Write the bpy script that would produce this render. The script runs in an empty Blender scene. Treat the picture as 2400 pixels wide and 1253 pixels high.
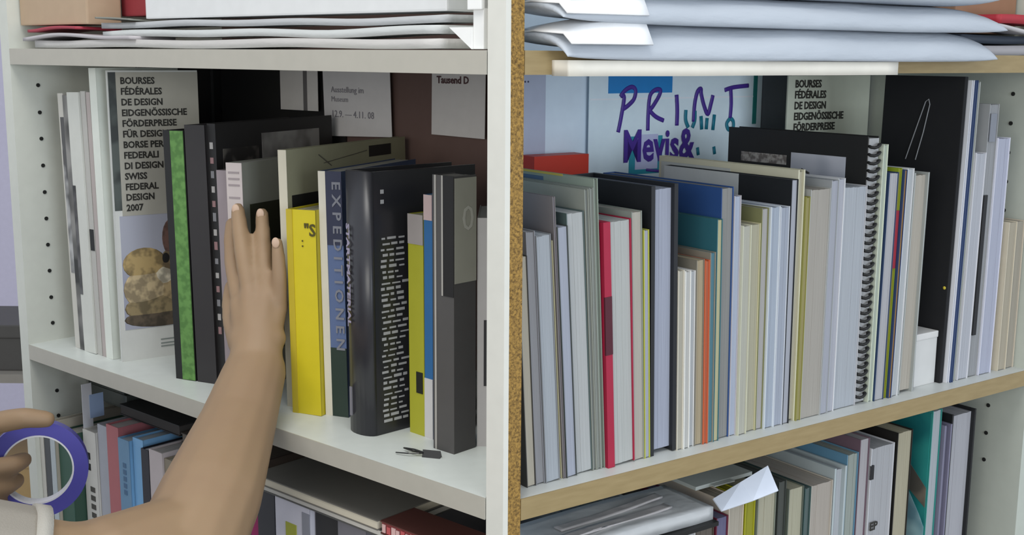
import bpy, bmesh, math, random
from mathutils import Vector, Matrix, noise
random.seed(7)
SC = bpy.context.scene
COL = SC.collection
R = math.radians

# ------------------------------------------------------------------ camera
cam_d = bpy.data.cameras.new('camera'); cam = bpy.data.objects.new('camera', cam_d); COL.objects.link(cam)
cam_d.sensor_width = 36.0; cam_d.lens = 36.0 * 2792.8 / 2400.0; cam_d.clip_start = 0.02
cam.matrix_world = Matrix.Translation((0, 0, 0.38115)) @ Matrix.Rotation(math.pi/2 - 0.17594, 4, 'X') @ Matrix.Rotation(0.00716, 4, 'Z')
SC.camera = cam

# ------------------------------------------------------------------ world, lights, exposure
W = bpy.data.worlds.new('room_light'); SC.world = W; W.use_nodes = True
W.node_tree.nodes['Background'].inputs[0].default_value = (0.86, 0.92, 1.0, 1)
W.node_tree.nodes['Background'].inputs[1].default_value = 0.85
def area(name, loc, target, size, size_y, power, col):
    d = bpy.data.lights.new(name, 'AREA'); d.shape = 'RECTANGLE'; d.size = size; d.size_y = size_y; d.energy = power; d.color = col
    o = bpy.data.objects.new(name, d); COL.objects.link(o); o.location = loc
    o.rotation_euler = (Vector(target) - Vector(loc)).to_track_quat('-Z', 'Y').to_euler()
    return o
area('right_bay_fill', (1.9, -1.4, 0.36), (0.35, 1.35, 0.24), 1.7, 1.1, 43, (0.82, 0.91, 1.0))  # unseen fill light, added so the right bay is lit through to its back
area('left_bay_fill', (-1.05, -1.75, 0.62), (-0.3, 1.3, 0.2), 1.7, 1.1, 30, (1.0, 0.97, 0.90))  # low unseen fill, added to push light deep into the left bay
area('ceiling_lamp', (-0.25, 0.45, 1.75), (-0.2, 1.0, 0.0), 1.2, 0.4, 17, (1.0, 0.98, 0.93))
VS = SC.view_settings
VS.view_transform = 'Standard'; VS.look = 'None'; VS.exposure = -0.10; VS.gamma = 1.0; VS.use_curve_mapping = False

# ------------------------------------------------------------------ colour and materials
def lin(h):
    h = h.lstrip('#'); c = [int(h[i:i+2], 16)/255 for i in (0, 2, 4)]
    return tuple(x/12.92 if x <= 0.04045 else ((x+0.055)/1.055)**2.4 for x in c) + (1.0,)
_M = {}
def mat(hexc, kind='plain', rough=0.6, c2=None, scale=60.0):
    key = (hexc, kind, rough, c2, scale)
    if key in _M: return _M[key]
    m = bpy.data.materials.new(kind + '_' + hexc.strip('#')); m.use_nodes = True
    nt = m.node_tree; N = nt.nodes; L = nt.links; b = N['Principled BSDF']
    b.inputs['Roughness'].default_value = rough
    tc = N.new('ShaderNodeTexCoord'); mp = N.new('ShaderNodeMapping'); L.new(tc.outputs['Object'], mp.inputs[0])
    nz = N.new('ShaderNodeTexNoise'); L.new(mp.outputs[0], nz.inputs['Vector'])
    mx = N.new('ShaderNodeMix'); mx.data_type = 'RGBA'
    base = lin(hexc)
    if kind == 'pages': base = tuple(x*0.62 for x in base[:3]) + (1.0,)
    dark = tuple(x*0.93 for x in base[:3]) + (1,)
    lite = tuple(min(1, x*1.04+0.002) for x in base[:3]) + (1,)
    mx.inputs[6].default_value = dark; mx.inputs[7].default_value = lite
    nz.inputs['Scale'].default_value = scale; nz.inputs['Detail'].default_value = 3
    fac = nz.outputs['Fac']
    if kind == 'pages':            # leaves run up the block: streaks across the thickness
        mp.inputs['Scale'].default_value = (26, 0.5, 0.35); nz.inputs['Scale'].default_value = 40
        mx.inputs[6].default_value = tuple(x*0.72 for x in base[:3]) + (1,)
        bp = N.new('ShaderNodeBump'); bp.inputs['Strength'].default_value = 0.25; bp.inputs['Distance'].default_value = 0.001
        L.new(nz.outputs['Fac'], bp.inputs['Height']); L.new(bp.outputs[0], b.inputs['Normal'])
    elif kind == 'chip':           # raw chipboard
        nz.inputs['Scale'].default_value = 420; nz.inputs['Detail'].default_value = 5; nz.inputs['Roughness'].default_value = 0.7
        rp = N.new('ShaderNodeValToRGB'); L.new(nz.outputs['Fac'], rp.inputs[0])
        rp.color_ramp.elements[0].position = 0.36; rp.color_ramp.elements[1].position = 0.62
        rp.color_ramp.elements[0].color = (0, 0, 0, 1)
        fac = rp.outputs[0]
        mx.inputs[6].default_value = lin(c2 or '#4a3418'); mx.inputs[7].default_value = base
        bp = N.new('ShaderNodeBump'); bp.inputs['Strength'].default_value = 0.5; bp.inputs['Distance'].default_value = 0.002
        L.new(nz.outputs['Fac'], bp.inputs['Height']); L.new(bp.outputs[0], b.inputs['Normal'])
    elif kind == 'wood':           # soft beech banding along the edge
        mp.inputs['Scale'].default_value = (3, 3, 22); nz.inputs['Scale'].default_value = 12
        mx.inputs[6].default_value = lin(c2) if c2 else dark
    elif kind == 'photo':          # flat print, two colours in patches
        nz.inputs['Scale'].default_value = scale; nz.inputs['Detail'].default_value = 2
        rp = N.new('ShaderNodeValToRGB'); L.new(nz.outputs['Fac'], rp.inputs[0])
        rp.color_ramp.elements[0].position = 0.42; rp.color_ramp.elements[1].position = 0.58
        fac = rp.outputs[0]
        mx.inputs[6].default_value = lin(c2); mx.inputs[7].default_value = base
    elif kind == 'skin':
        nz.inputs['Scale'].default_value = 14
        mx.inputs[6].default_value = lin(c2)
        b.inputs['Subsurface Weight'].default_value = 0.12
        b.inputs['Subsurface Radius'].default_value = (0.012, 0.005, 0.003)
        b.inputs['Subsurface Scale'].default_value = 0.5
    elif kind == 'film':           # crumpled translucent plastic
        nz.inputs['Scale'].default_value = 18
        b.inputs['Coat Weight'].default_value = 0.3
        bp = N.new('ShaderNodeBump'); bp.inputs['Strength'].default_value = 0.6; bp.inputs['Distance'].default_value = 0.01
        L.new(nz.outputs['Fac'], bp.inputs['Height']); L.new(bp.outputs[0], b.inputs['Normal'])
    elif kind == 'crumple':        # creased envelope paper
        nz.inputs['Scale'].default_value = 30; nz.inputs['Detail'].default_value = 6; mp.inputs['Scale'].default_value = (0.6, 2.0, 2.0)
        bp = N.new('ShaderNodeBump'); bp.inputs['Strength'].default_value = 0.35; bp.inputs['Distance'].default_value = 0.006
        L.new(nz.outputs['Fac'], bp.inputs['Height']); L.new(bp.outputs[0], b.inputs['Normal'])
    elif kind == 'cloth':
        nz.inputs['Scale'].default_value = 700
        bp = N.new('ShaderNodeBump'); bp.inputs['Strength'].default_value = 0.3; bp.inputs['Distance'].default_value = 0.001
        L.new(nz.outputs['Fac'], bp.inputs['Height']); L.new(bp.outputs[0], b.inputs['Normal'])
    L.new(fac, mx.inputs[0]); L.new(mx.outputs[2], b.inputs['Base Color'])
    _M[key] = m
    return m

# ------------------------------------------------------------------ mesh helpers
def newobj(name, me, m, parent=None, mw=None):
    o = bpy.data.objects.new(name, me); COL.objects.link(o)
    if m is not None and hasattr(me, 'materials'): me.materials.append(m)
    if parent: o.parent = parent
    if mw is not None: o.matrix_local = mw
    return o
def finish(bm, name, m, parent=None, smooth=False, mw=None):
    bmesh.ops.recalc_face_normals(bm, faces=bm.faces)
    me = bpy.data.meshes.new(name); bm.to_mesh(me); bm.free()
    if smooth:
        for p in me.polygons: p.use_smooth = True
    return newobj(name, me, m, parent, mw)
def abox(bm, x0, x1, y0, y1, z0, z1):
    v = [bm.verts.new(p) for p in ((x0,y0,z0),(x1,y0,z0),(x1,y1,z0),(x0,y1,z0),(x0,y0,z1),(x1,y0,z1),(x1,y1,z1),(x0,y1,z1))]
    for f in ((0,3,2,1),(4,5,6,7),(0,1,5,4),(1,2,6,5),(2,3,7,6),(3,0,4,7)): bm.faces.new([v[i] for i in f])
def box(name, dims, m, parent=None, mw=None, bev=0.0):
    bm = bmesh.new(); abox(bm, *dims)
    if bev: bmesh.ops.bevel(bm, geom=bm.edges[:], offset=bev, segments=2, affect='EDGES', profile=0.7)
    return finish(bm, name, m, parent, False, mw)
def prism(name, poly, z0, z1, m, parent=None):
    bm = bmesh.new()
    a = [bm.verts.new((x, y, z0)) for x, y in poly]; b = [bm.verts.new((x, y, z1)) for x, y in poly]
    bm.faces.new(a[::-1]); bm.faces.new(b)
    n = len(poly)
    for i in range(n): bm.faces.new((a[i], a[(i+1) % n], b[(i+1) % n], b[i]))
    return finish(bm, name, m, parent)
def tube(bm, pts, r, seg=8):
    rings = []
    for i, p in enumerate(pts):
        p = Vector(p); a = Vector(pts[max(i-1, 0)]); b = Vector(pts[min(i+1, len(pts)-1)])
        t = (b - a).normalized(); s = t.orthogonal().normalized(); q = t.cross(s)
        if rings:
            s0 = (rings[-1][0].co - Vector(pts[i-1])).normalized(); s = (s0 - t*s0.dot(t)).normalized(); q = t.cross(s)
        rr = r[i] if isinstance(r, (list, tuple)) else r
        rings.append([bm.verts.new(p + s*math.cos(2*math.pi*k/seg)*rr + q*math.sin(2*math.pi*k/seg)*rr) for k in range(seg)])
    for A, B in zip(rings, rings[1:]):
        for k in range(seg): bm.faces.new((A[k], A[(k+1) % seg], B[(k+1) % seg], B[k]))
    bm.faces.new(rings[0][::-1]); bm.faces.new(rings[-1])
def thing(name, label, cat, mw=None, group=None):
    o = bpy.data.objects.new(name, None); COL.objects.link(o); o.empty_display_size = 0.02
    if mw is not None: o.matrix_world = mw
    o['label'] = label; o['category'] = cat
    if group: o['group'] = group
    return o
def tag(o, label, cat, group=None):
    o['label'] = label; o['category'] = cat
    if group: o['group'] = group
    return o
def struct(o): o['kind'] = 'structure'; return o
# orientations of print on a thing's own faces: front (-y), right cover (+x), left cover (-x), front reading down
FRONT = Matrix(((1,0,0,0),(0,0,-1,0),(0,1,0,0),(0,0,0,1)))
RCOV = Matrix(((0,0,1,0),(1,0,0,0),(0,1,0,0),(0,0,0,1)))
LCOV = Matrix(((0,0,-1,0),(-1,0,0,0),(0,1,0,0),(0,0,0,1)))
DOWN = Matrix(((0,1,0,0),(0,0,-1,0),(-1,0,0,0),(0,0,0,1)))
RDOWN = Matrix(((0,0,1,0),(0,1,0,0),(-1,0,0,0),(0,0,0,1)))
TEXTS = []
def text(parent, s, size, loc, ori, m, name='lettering', sx=1.0, align='LEFT', bold=0.0, fit=None):
    c = bpy.data.curves.new(name, 'FONT'); c.body = s; c.size = size; c.align_x = align; c.extrude = 0.00015; c.offset = bold; c.resolution_u = 2
    o = bpy.data.objects.new(name, c); COL.objects.link(o); c.materials.append(m); o.parent = parent
    TEXTS.append((o, parent, m, Matrix.Translation(loc) @ ori, sx, fit))
    return o

# ------------------------------------------------------------------ the two bookcases meet at an obtuse corner
O = Vector((-0.0063, 0.9776, 0.0)); AL, AR = 0.84792, 0.95174
eL = Vector((-math.sin(AL), math.cos(AL), 0)); dL = Vector((math.cos(AL), math.sin(AL), 0))
eR = Vector((math.sin(AR), math.cos(AR), 0)); dR = Vector((-math.cos(AR), math.sin(AR), 0))
ANG_L = math.atan2(-eL.y, -eL.x); ANG_R = math.atan2(eR.y, eR.x)
def Lp(u, w, z=0.0): return O + eL*u + dL*w + Vector((0, 0, z))
def Rp(u, w, z=0.0): return O + eR*u + dR*w + Vector((0, 0, z))
def xy(v): return (v.x, v.y)
ZF = -1.30; H = 0.3656; HT = 0.3853; SH = -0.0197; LOW = -0.385; TOPZ = 0.86
UL, UR, DLW, DRW = 0.843, 0.799, 0.32, 0.345
XD0, XD1 = -0.018, -0.010            # divider between the bays
white = mat('#d4d3cb', rough=0.35); inner = mat('#c9cbc2', rough=0.4); edgeL = mat('#aeaa9f', rough=0.4)
brownb = mat('#66504a', rough=0.7); chip = mat('#a98542', 'chip', 0.8, '#5a421c'); beech = mat('#9c8962', 'wood', 0.5, '#86734c')
greyw = mat('#c6cac8', rough=0.4); holem = mat('#161614', rough=0.9); backR = mat('#dfeefc', rough=0.6)

floor = struct(prism('floor', [(-4, -3), (4, -3), (4, 4.2), (-4, 4.2)], ZF-0.02, ZF, mat('#7d776d', rough=0.5)))
wallb = struct(prism('wall_back', [(-4, 4.0), (4, 4.0), (4, 4.1), (-4, 4.1)], ZF, 2.2, mat('#cfcbe0', rough=0.8)))

bcL = thing('bookcase', 'white melamine bookcase with brown back panel, its shelf books showing their spines', 'bookcase', Matrix.Translation((O.x, O.y, ZF)))
bcR = thing('bookcase', 'bookcase with tan wood shelf edges and raw chipboard post, books showing page edges', 'bookcase', Matrix.Translation((O.x, O.y, ZF)))
def case_part(bc, name, poly, z0, z1, m):
    o = prism(name, [(x - O.x, y - O.y) for x, y in poly], z0 - ZF, z1 - ZF, m, bc); return o
B1 = Rp(0.0052, 0)
case_part(bcL, 'front_post', [xy(Lp(0.0198, 0)), xy(O), xy(B1), (B1.x, B1.y+0.04), (Lp(0.0198,0).x+0.004, B1.y+0.045)], ZF, TOPZ, white)['label'] = 'white front post'
p2 = Rp(0.0185, 0)
case_part(bcR, 'front_post', [xy(B1), xy(p2), (p2.x-0.006, p2.y+0.017), (B1.x, B1.y+0.034)], ZF, TOPZ, chip)['label'] = 'raw chipboard edge of the post'
YB = O.y + 0.424
case_part(bcL, 'divider_panel', [(XD0, O.y+0.046), ((XD0+XD1)/2, O.y+0.046), ((XD0+XD1)/2, YB), (XD0, YB)], ZF, TOPZ, inner)
case_part(bcR, 'divider_panel', [((XD0+XD1)/2, O.y+0.046), (XD1, O.y+0.046), (XD1, YB), ((XD0+XD1)/2, YB)], ZF, TOPZ, backR)
shL = [xy(Lp(0.0205, 0)), xy(Lp(UL, 0)), xy(Lp(UL, DLW)), (XD0, YB-0.004), (XD0, O.y+0.05), (Lp(0.0205,0).x+0.003, O.y+0.05)]
shR = [xy(Rp(0.0192, 0.0012)), (Rp(0.0192,0).x-0.003, O.y+0.05), (XD1, O.y+0.05), (XD1, YB-0.004), xy(Rp(UR, DRW)), xy(Rp(UR, 0.0012))]
for zt, th in ((0.0, 0.0197), (HT, 0.0197), (LOW, 0.0197), (-0.76, 0.0197), (ZF+0.08, 0.02), (TOPZ, 0.02)):
    s = case_part(bcL, 'shelf', shL, zt-th, zt, mat('#d3d8d4', rough=0.35))
    e = prism('edge_band', [(x - O.x, y - O.y) for x, y in (xy(Lp(0.0205, -0.0012)), xy(Lp(0.0205, 0)), xy(Lp(UL, 0)), xy(Lp(UL, -0.0012)))], zt-th-ZF, zt-ZF, edgeL, s)
    s = case_part(bcR, 'shelf', shR, zt-th, zt, greyw)
    e = prism('edge_band', [(x - O.x, y - O.y) for x, y in (xy(Rp(0.0192, 0)), xy(Rp(0.0192, 0.0012)), xy(Rp(UR, 0.0012)), xy(Rp(UR, 0)))], zt-th-ZF, zt-ZF, beech, s)
sp = case_part(bcL, 'side_panel', [xy(Lp(UL, -0.001)), xy(Lp(UL+0.022, -0.001)), xy(Lp(UL+0.022, DLW+0.01)), xy(Lp(UL, DLW+0.01))], ZF, TOPZ, inner)
for z in (0.339, 0.304, 0.270, 0.235, 0.200, 0.165, 0.130, 0.095, 0.059, 0.024, -0.07, -0.105):
    for w in (0.034, 0.27):
        bm = bmesh.new(); bmesh.ops.create_cone(bm, cap_ends=True, segments=10, radius1=0.0026, radius2=0.0026, depth=0.002)
        mw = Matrix.Translation(Lp(UL, w, z) - Vector((O.x, O.y, ZF))) @ Matrix.Rotation(ANG_L, 4, 'Z') @ Matrix.Rotation(math.pi/2, 4, 'Y')
        finish(bm, 'pin_hole', holem, sp, False, mw)
sp = case_part(bcR, 'side_panel', [xy(Rp(UR, -0.001)), xy(Rp(UR+0.022, -0.001)), xy(Rp(UR+0.022, DRW+0.01)), xy(Rp(UR, DRW+0.01))], ZF, TOPZ, mat('#b9beb4', rough=0.45))
for z in (0.339, 0.303, 0.267, 0.231, 0.195, -0.058, -0.095, -0.131):
    for w in (0.05, 0.28):
        bm = bmesh.new(); bmesh.ops.create_cone(bm, cap_ends=True, segments=10, radius1=0.0026, radius2=0.0026, depth=0.002)
        mw = Matrix.Translation(Rp(UR, w, z) - Vector((O.x, O.y, ZF))) @ Matrix.Rotation(ANG_R, 4, 'Z') @ Matrix.Rotation(math.pi/2, 4, 'Y')
        finish(bm, 'pin_hole', holem, sp, False, mw)
case_part(bcL, 'back_panel', [xy(Lp(UL, DLW)), xy(Lp(UL, DLW+0.008)), (XD0, YB+0.006), (XD0, YB-0.004)], ZF, TOPZ, brownb)
case_part(bcR, 'back_panel', [xy(Rp(UR, DRW)), (XD1, YB-0.004), (XD1, YB+0.006), xy(Rp(UR, DRW+0.008))], ZF, TOPZ, backR)

# ------------------------------------------------------------------ books
def frame(P, ang, lean=0.0, th=0.0):
    z = th*math.sin(R(lean)) if lean > 0 else 0.0
    return Matrix.Translation(Vector(P) + Vector((0, 0, z))) @ Matrix.Rotation(ang, 4, 'Z') @ Matrix.Rotation(R(lean), 4, 'Y')
def book(mw, th, d, h, cover, pages, label, front='fore', board=0.0008, inset=0.0008, rough=0.55, spine=None, rnd=False, cat='book', name='book', photo=None):
    t = thing(name, label, cat, mw)
    cm = photo or mat(cover, rough=rough)
    bm = bmesh.new(); b = board
    abox(bm, 0, b, 0 if front == 'fore' else 0.0006, d, 0, h); abox(bm, th-b, th, 0 if front == 'fore' else 0.0006, d, 0, h)
    if front == 'fore':
        abox(bm, b, th-b, d-b, d, 0, h)
        finish(bm, 'cover', cm, t)
        y0, y1 = inset*1.2, d-b
    else:
        y0, y1 = b+0.0008, d-inset*1.2
        finish(bm, 'cover', cm, t)
        bm = bmesh.new()
        if rnd:
            n = 10; pr = []
            for k in range(n+1):
                a = math.pi*k/n; pr.append((th/2 - th/2*math.cos(a), 0.0006 - 0.011*math.sin(a)))
            lo = [bm.verts.new((x, y, 0)) for x, y in pr]; hi = [bm.verts.new((x, y, h)) for x, y in pr]
            bm.faces.new(lo); bm.faces.new(hi[::-1])
            for k in range(n+1): bm.faces.new((lo[k], hi[k], hi[(k+1) % (n+1)], lo[(k+1) % (n+1)]))
        else: abox(bm, 0, th, 0, max(b, 0.0006), 0, h)
        finish(bm, 'spine', mat(spine, rough=rough) if spine else cm, t, rnd)
    # page block in a few signatures, slightly uneven at the open edges
    bm = bmesh.new(); x = b; n = max(1, min(9, int((th-2*b)/0.0035))); ws = [random.uniform(0.7, 1.3) for _ in range(n)]; k = (th-2*b)/sum(ws)
    z0, z1 = inset, h-inset
    for w in ws:
        j = random.uniform(0, 0.0005)
        if front == 'fore': abox(bm, x, x+w*k, y0+j, y1, z0, z1-random.uniform(0, 0.0006))
        else: abox(bm, x, x+w*k, y0, y1-j, z0, z1-random.uniform(0, 0.0006))
        x += w*k
    finish(bm, 'pages', mat(pages, 'pages', 0.8), t)
    return t
def capR(u, lean, h, w, want):
    uu = u - max(0, math.sin(R(-lean))*h)
    return max(0.008, min(want, (0.8145*uu + 0.0020)/0.5803 - w))

# --- standing row with page edges outward, on the tan-edged middle shelf
RW = 0.02
rows = [
 # u, thick, lean, height, depth, cover, pages, label, opts
 (0.0400,0.0100,-3.4,0.211,0.15,'#3c3b38','#d2cab8','cream-paged paperback with dark cover wedged against the chipboard post',{}),
 (0.0508,0.0095,-3.6,0.232,0.15,'#85858a','#a8a8ac','thin grey paperback second from the chipboard post, grey page edges',{}),
 (0.0608,0.0160,-3.7,0.228,0.16,'#7c7f83','#c3cad2','pale blue-white paperback third from the chipboard post',{}),
 (0.0774,0.0036,-3.8,0.222,0.16,'#b9b38f','#d5d0b8','very thin cream booklet between two pale blue paperbacks near the post',{}),
 (0.0815,0.0028,-3.8,0.261,0.17,'#6f6a6b','#a5a3b0','thin tall booklet with a mauve-grey cover standing above its neighbours',{}),
 (0.0848,0.0118,-3.8,0.234,0.17,'#3c423f','#c0c6d6','lavender-paged paperback with a dark spine line, left of the thick white block',{}),
 (0.0972,0.0196,-3.8,0.245,0.18,'#4c5c5a','#d3d6d6','thick white-paged paperback with dark teal cover beside three grey booklets',{}),
 (0.1176,0.0048,-3.6,0.265,0.19,'#8f938a','#8d918c','first of three thin tall grey booklets, sage-grey cover facing the post',{}),
 (0.1228,0.0046,-3.5,0.266,0.19,'#8a8f88','#a3a7a0','middle one of three thin tall grey booklets',{}),
 (0.1278,0.0046,-3.4,0.274,0.19,'#8b978a','#7c8478','thin dark olive booklet beside the crimson book',{}),
 (0.1330,0.0334,-3.0,0.234,0.19,'#9c1236','#d6d9d6','thick white-paged book with a crimson cover',{'board':0.0012,'inset':0.001}),
 (0.1672,0.0125,-2.7,0.241,0.19,'#8d938c','#d2ccc0','cream paperback with grey-green cover next to the crimson book',{}),
 (0.1802,0.0066,-2.4,0.223,0.19,'#b5b84a','#c4c8da','slim lavender-paged booklet with a yellow-green edge line before the black hardcover',{}),
 (0.1878,0.0338,-1.7,0.263,0.125,'#17191e','#c3c9dc','tall black hardcover with lavender page block',{'board':0.0048,'inset':0.004}),
 (0.2222,0.0078,-1.7,0.180,0.15,'#cfcabb','#cdc8b8','short cream pamphlet touching the black hardcover',{}),
 (0.2304,0.0074,-1.7,0.179,0.15,'#e2e2de','#dcdcd8','short bright white pamphlet, second after the black hardcover',{}),
 (0.2382,0.0074,-1.7,0.178,0.15,'#d9d9d8','#cfd2d4','short white pamphlet touching the orange-edged one',{}),
 (0.2460,0.0104,-1.7,0.188,0.16,'#7d786c','#c9b999','short beige book with a grey-brown cover beside the orange one',{}),
 (0.2568,0.0060,-1.7,0.187,0.16,'#c9603a','#d0704c','thin bright orange booklet',{}),
 (0.2634,0.0072,-1.6,0.194,0.16,'#8a8578','#5f93a4','slim booklet with teal-blue page edge next to the orange one',{}),
 (0.2710,0.0072,-1.4,0.226,0.17,'#2f6672','#d8d3a8','slim cream-yellow book with a plain teal cover',{}),
 (0.2788,0.0166,-1.3,0.256,0.18,'#274b84','#a5a5a2','grey streaked catalogue with a deep blue cover',{}),
 (0.2960,0.0094,-1.2,0.247,0.18,'#b8b4b8','#ccd6ea','slim pale blue paperback after the blue-covered catalogue',{}),
 (0.3058,0.0118,-1.2,0.217,0.17,'#c6c6b0','#d3d2c4','lower off-white paperback, left half of a short cream pair',{}),
 (0.3180,0.0162,-1.1,0.217,0.17,'#c2bd98','#cfcab0','lower cream paperback with olive tint, thicker half of a short pair',{}),
 (0.3344,0.0100,-1.0,0.232,0.18,'#7f8058','#cbc8c6','slim grey-white paperback with an olive cover',{}),
 (0.3448,0.0134,-0.9,0.233,0.18,'#cfd6dc','#c3cede','pale blue paperback below the cream book with the black panel',{}),
 (0.3586,0.0130,-0.8,0.232,0.18,'#c5cad2','#c0c8d8','pale blue-grey paperback touching the tall lavender one',{}),
 (0.3720,0.0100,-0.6,0.259,0.19,'#14171a','#c8cbd6','lavender-white paperback whose cover carries a black panel',{'photo':None}),
 (0.3838,0.0102,-0.4,0.268,0.21,'#cbc8b0','#d6cfb6','tall cream hardcover with scribbled sheet on its cover',{'board':0.0016,'inset':0.002}),
 (0.3942,0.0066,-0.3,0.240,0.19,'#8d8a4a','#b5ab70','thin olive-yellow booklet after the tall cream hardcover',{}),
 (0.4010,0.0312,-0.2,0.247,0.19,'#a8a9a6','#c6c0b6','thick beige-paged paperback between olive booklet and white striped pair',{}),
 (0.4326,0.0120,-0.2,0.255,0.20,'#9fa3a6','#c5c8d4','lavender-grey catalogue with silver cover after the thick beige block',{}),
 (0.4450,0.0110,-0.2,0.256,0.20,'#d5d7da','#cfd1dc','white striped catalogue touching the thick white block',{}),
 (0.4566,0.0374,-0.1,0.246,0.20,'#b5b6ba','#ccd2da','thickest white-paged block directly before the spiral notebook',{}),
 (0.5158,0.0078,0.2,0.289,0.20,'#d6decb','#ccd6c6','thin tall pale green booklet right after the spiral notebook',{}),
 (0.5242,0.0162,0.6,0.258,0.19,'#24395c','#cfcfd4','white catalogue with a dark blue cover top',{}),
 (0.5412,0.0060,0.8,0.262,0.19,'#8a9a20','#a3a02c','thin lime green booklet with a red band',{}),
 (0.5480,0.0052,0.8,0.260,0.19,'#2b3d66','#b88a4a','thin booklet with navy cover and ochre edge',{}),
 (0.5550,0.0116,0.9,0.261,0.19,'#d8dadc','#d3d8dc','white catalogue with pale edges beside the lime booklet',{}),
 (0.5690,0.0270,1.0,0.255,0.19,'#9a9e9b','#d2cabc','thick cream-paged hardcover with grey boards before the black portfolio',{'board':0.0022,'inset':0.003}),
 (0.6600,0.0050,1.2,0.357,0.11,'#dcdee4','#d5d8e2','tallest white folder leaning beside the black portfolio',{}),
 (0.6655,0.0040,1.2,0.357,0.11,'#31456e','#4a5c82','tall thin navy folder between two pale tall folders',{}),
 (0.6700,0.0080,1.2,0.355,0.11,'#b9bcb8','#bfc3bd','tall grey-white folder, third of the tall leaning trio',{}),
 (0.6804,0.0200,1.0,0.273,0.11,'#d5d6dc','#d3d6df','white paperback between tall folders and the translucent grey folder',{}),
 (0.7020,0.0190,0.9,0.329,0.11,'#9fa1a3','#b3b5b8','tall grey plastic folder with a black strip',{}),
 (0.7222,0.0250,0.7,0.289,0.13,'#d5d7e4','#ced2e6','lavender-white catalogue second from the perforated end panel',{}),
 (0.7610,0.0170,0.2,0.186,0.15,'#cfc6b2','#cdc3ae','short beige paperback standing near the perforated end panel',{}),
 (0.7784,0.0180,0.0,0.186,0.15,'#c9bfae','#c3bbab','short tan paperback touching the perforated end panel',{}),
]
RB = {}
for u, th, lean, h, d, cov, pg, lab, opt in rows:
    mw = frame(Rp(u, RW + random.uniform(-0.002, 0.002)), ANG_R, lean, th)
    o = dict(opt); o.pop('photo', None)
    RB[lab] = book(mw, th, capR(u, lean, h, RW+0.002, d), h, cov, pg, lab, 'fore', **o)
def rb(s): return next(v for k, v in RB.items() if s in k)
ink = mat('#26241f', rough=0.7); wht = mat('#d9d9d5', rough=0.6); lav_ink = mat('#a9a4bd', rough=0.6)
# details on those books
b = rb('tall black hardcover')
text(b, 'lu n e  K', 0.010, (-0.0004, 0.110, 0.236), LCOV, mat('#8e9496'))
b = rb('cover carries a black panel')
b = rb('tall cream hardcover')
box('loose_sheet', (-0.0012, -0.0006, 0.095, 0.205, 0.205, 0.262), mat('#b9bdba', rough=0.7), b)
bm = bmesh.new(); tube(bm, [(-0.0016, 0.165, 0.258), (-0.0016, 0.15, 0.244)], 0.0008, 6)
tube(bm, [(-0.0016, 0.185, 0.244), (-0.0016, 0.115, 0.252)], 0.0005, 6); finish(bm, 'pencil_lines', mat('#4d4a52'), b)
b = rb('crimson cover'); box('red_flap', (-0.0002, 0.0080, -0.0008, 0.05, 0.0, 0.234), mat('#9c1236', rough=0.55), b); box('dark_band', (-0.0003, 0.0081, -0.0012, 0.0006, 0.11, 0.165), mat('#4a0c20'), b)
b = rb('lime green booklet'); box('red_band', (0.0004, 0.0056, -0.0003, 0.0016, 0.15, 0.215), mat('#8e1c2c'), b)
b = rb('tall grey plastic folder')
box('black_strip', (0.003, 0.010, -0.0006, 0.0004, 0.052, 0.222), mat('#15161a'), b)
box('dark_label', (0.003, 0.015, -0.0006, 0.0004, 0.285, 0.318), mat('#7b7f88'), b)
# black panel on the lavender paperback's cover (it shows left of it, above the pale blue pair)
b = rb('cover carries a black panel'); box('white_corner', (-0.0004, 0.0, 0.074, 0.19, 0.20, 0.259), mat('#b7bbbb'), b)
# little label strip above the sage booklets
b = rb('thin dark olive booklet'); box('yellow_edge', (-0.0004, 0.0, 0.045, 0.130, 0.2725, 0.2745), mat('#b9a94a'), b); box('blue_label', (-0.0004, 0.0, 0.075, 0.125, 0.263, 0.270), mat('#4a6480'), b)

# --- spiral notebook
nb = thing('spiral_notebook', 'black spiral-bound notebook with grey photographs, wire coil facing out', 'notebook', frame(Rp(0.4950, RW), ANG_R, 0.0))
box('front_cover', (0, 0.0012, 0.006, 0.212, 0, 0.298), mat('#1b1a18', rough=0.5), nb)
box('back_cover', (0.0175, 0.0187, 0.006, 0.212, 0, 0.298), mat('#1b1a18', rough=0.5), nb)
box('pages', (0.0012, 0.0175, 0.005, 0.210, 0.002, 0.296), mat('#d2d3d4', 'pages', 0.8), nb)
box('photograph', (-0.0004, 0.0, 0.034, 0.112, 0.160, 0.274), mat('#b9bcc6', 'photo', 0.5, '#959aa6', 12.0), nb)
box('photograph', (-0.0004, 0.0, 0.121, 0.170, 0.160, 0.256), mat('#6b6862', 'photo', 0.5, '#262422', 45.0), nb)
box('caption_strip', (-0.0004, 0.0, 0.119, 0.190, 0.259, 0.270), mat('#a5a19c', 'photo', 0.5, '#6a6460', 160.0), nb)
bm = bmesh.new()
tube(bm, [(-0.001, 0.108, 0.236), (-0.001, 0.094, 0.256), (-0.001, 0.084, 0.252)], 0.0014, 6)
tube(bm, [(-0.001, 0.086, 0.252), (-0.001, 0.056, 0.226)], 0.0014, 6); tube(bm, [(-0.001, 0.098, 0.25), (-0.001, 0.093, 0.222)], 0.0026, 6)
finish(bm, 'printed_figure', mat('#33322f'), nb)
bm = bmesh.new(); n = 33
for k in range(n):
    z = 0.010 + k*0.278/(n-1)
    pts = [(0.0094 + 0.0076*math.cos(a), 0.006 - 0.0075*math.sin(a), z + 0.0018*math.sin(2*a)) for a in [math.pi*j/7 for j in range(8)]]
    tube(bm, pts, 0.0017, 6)
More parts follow.
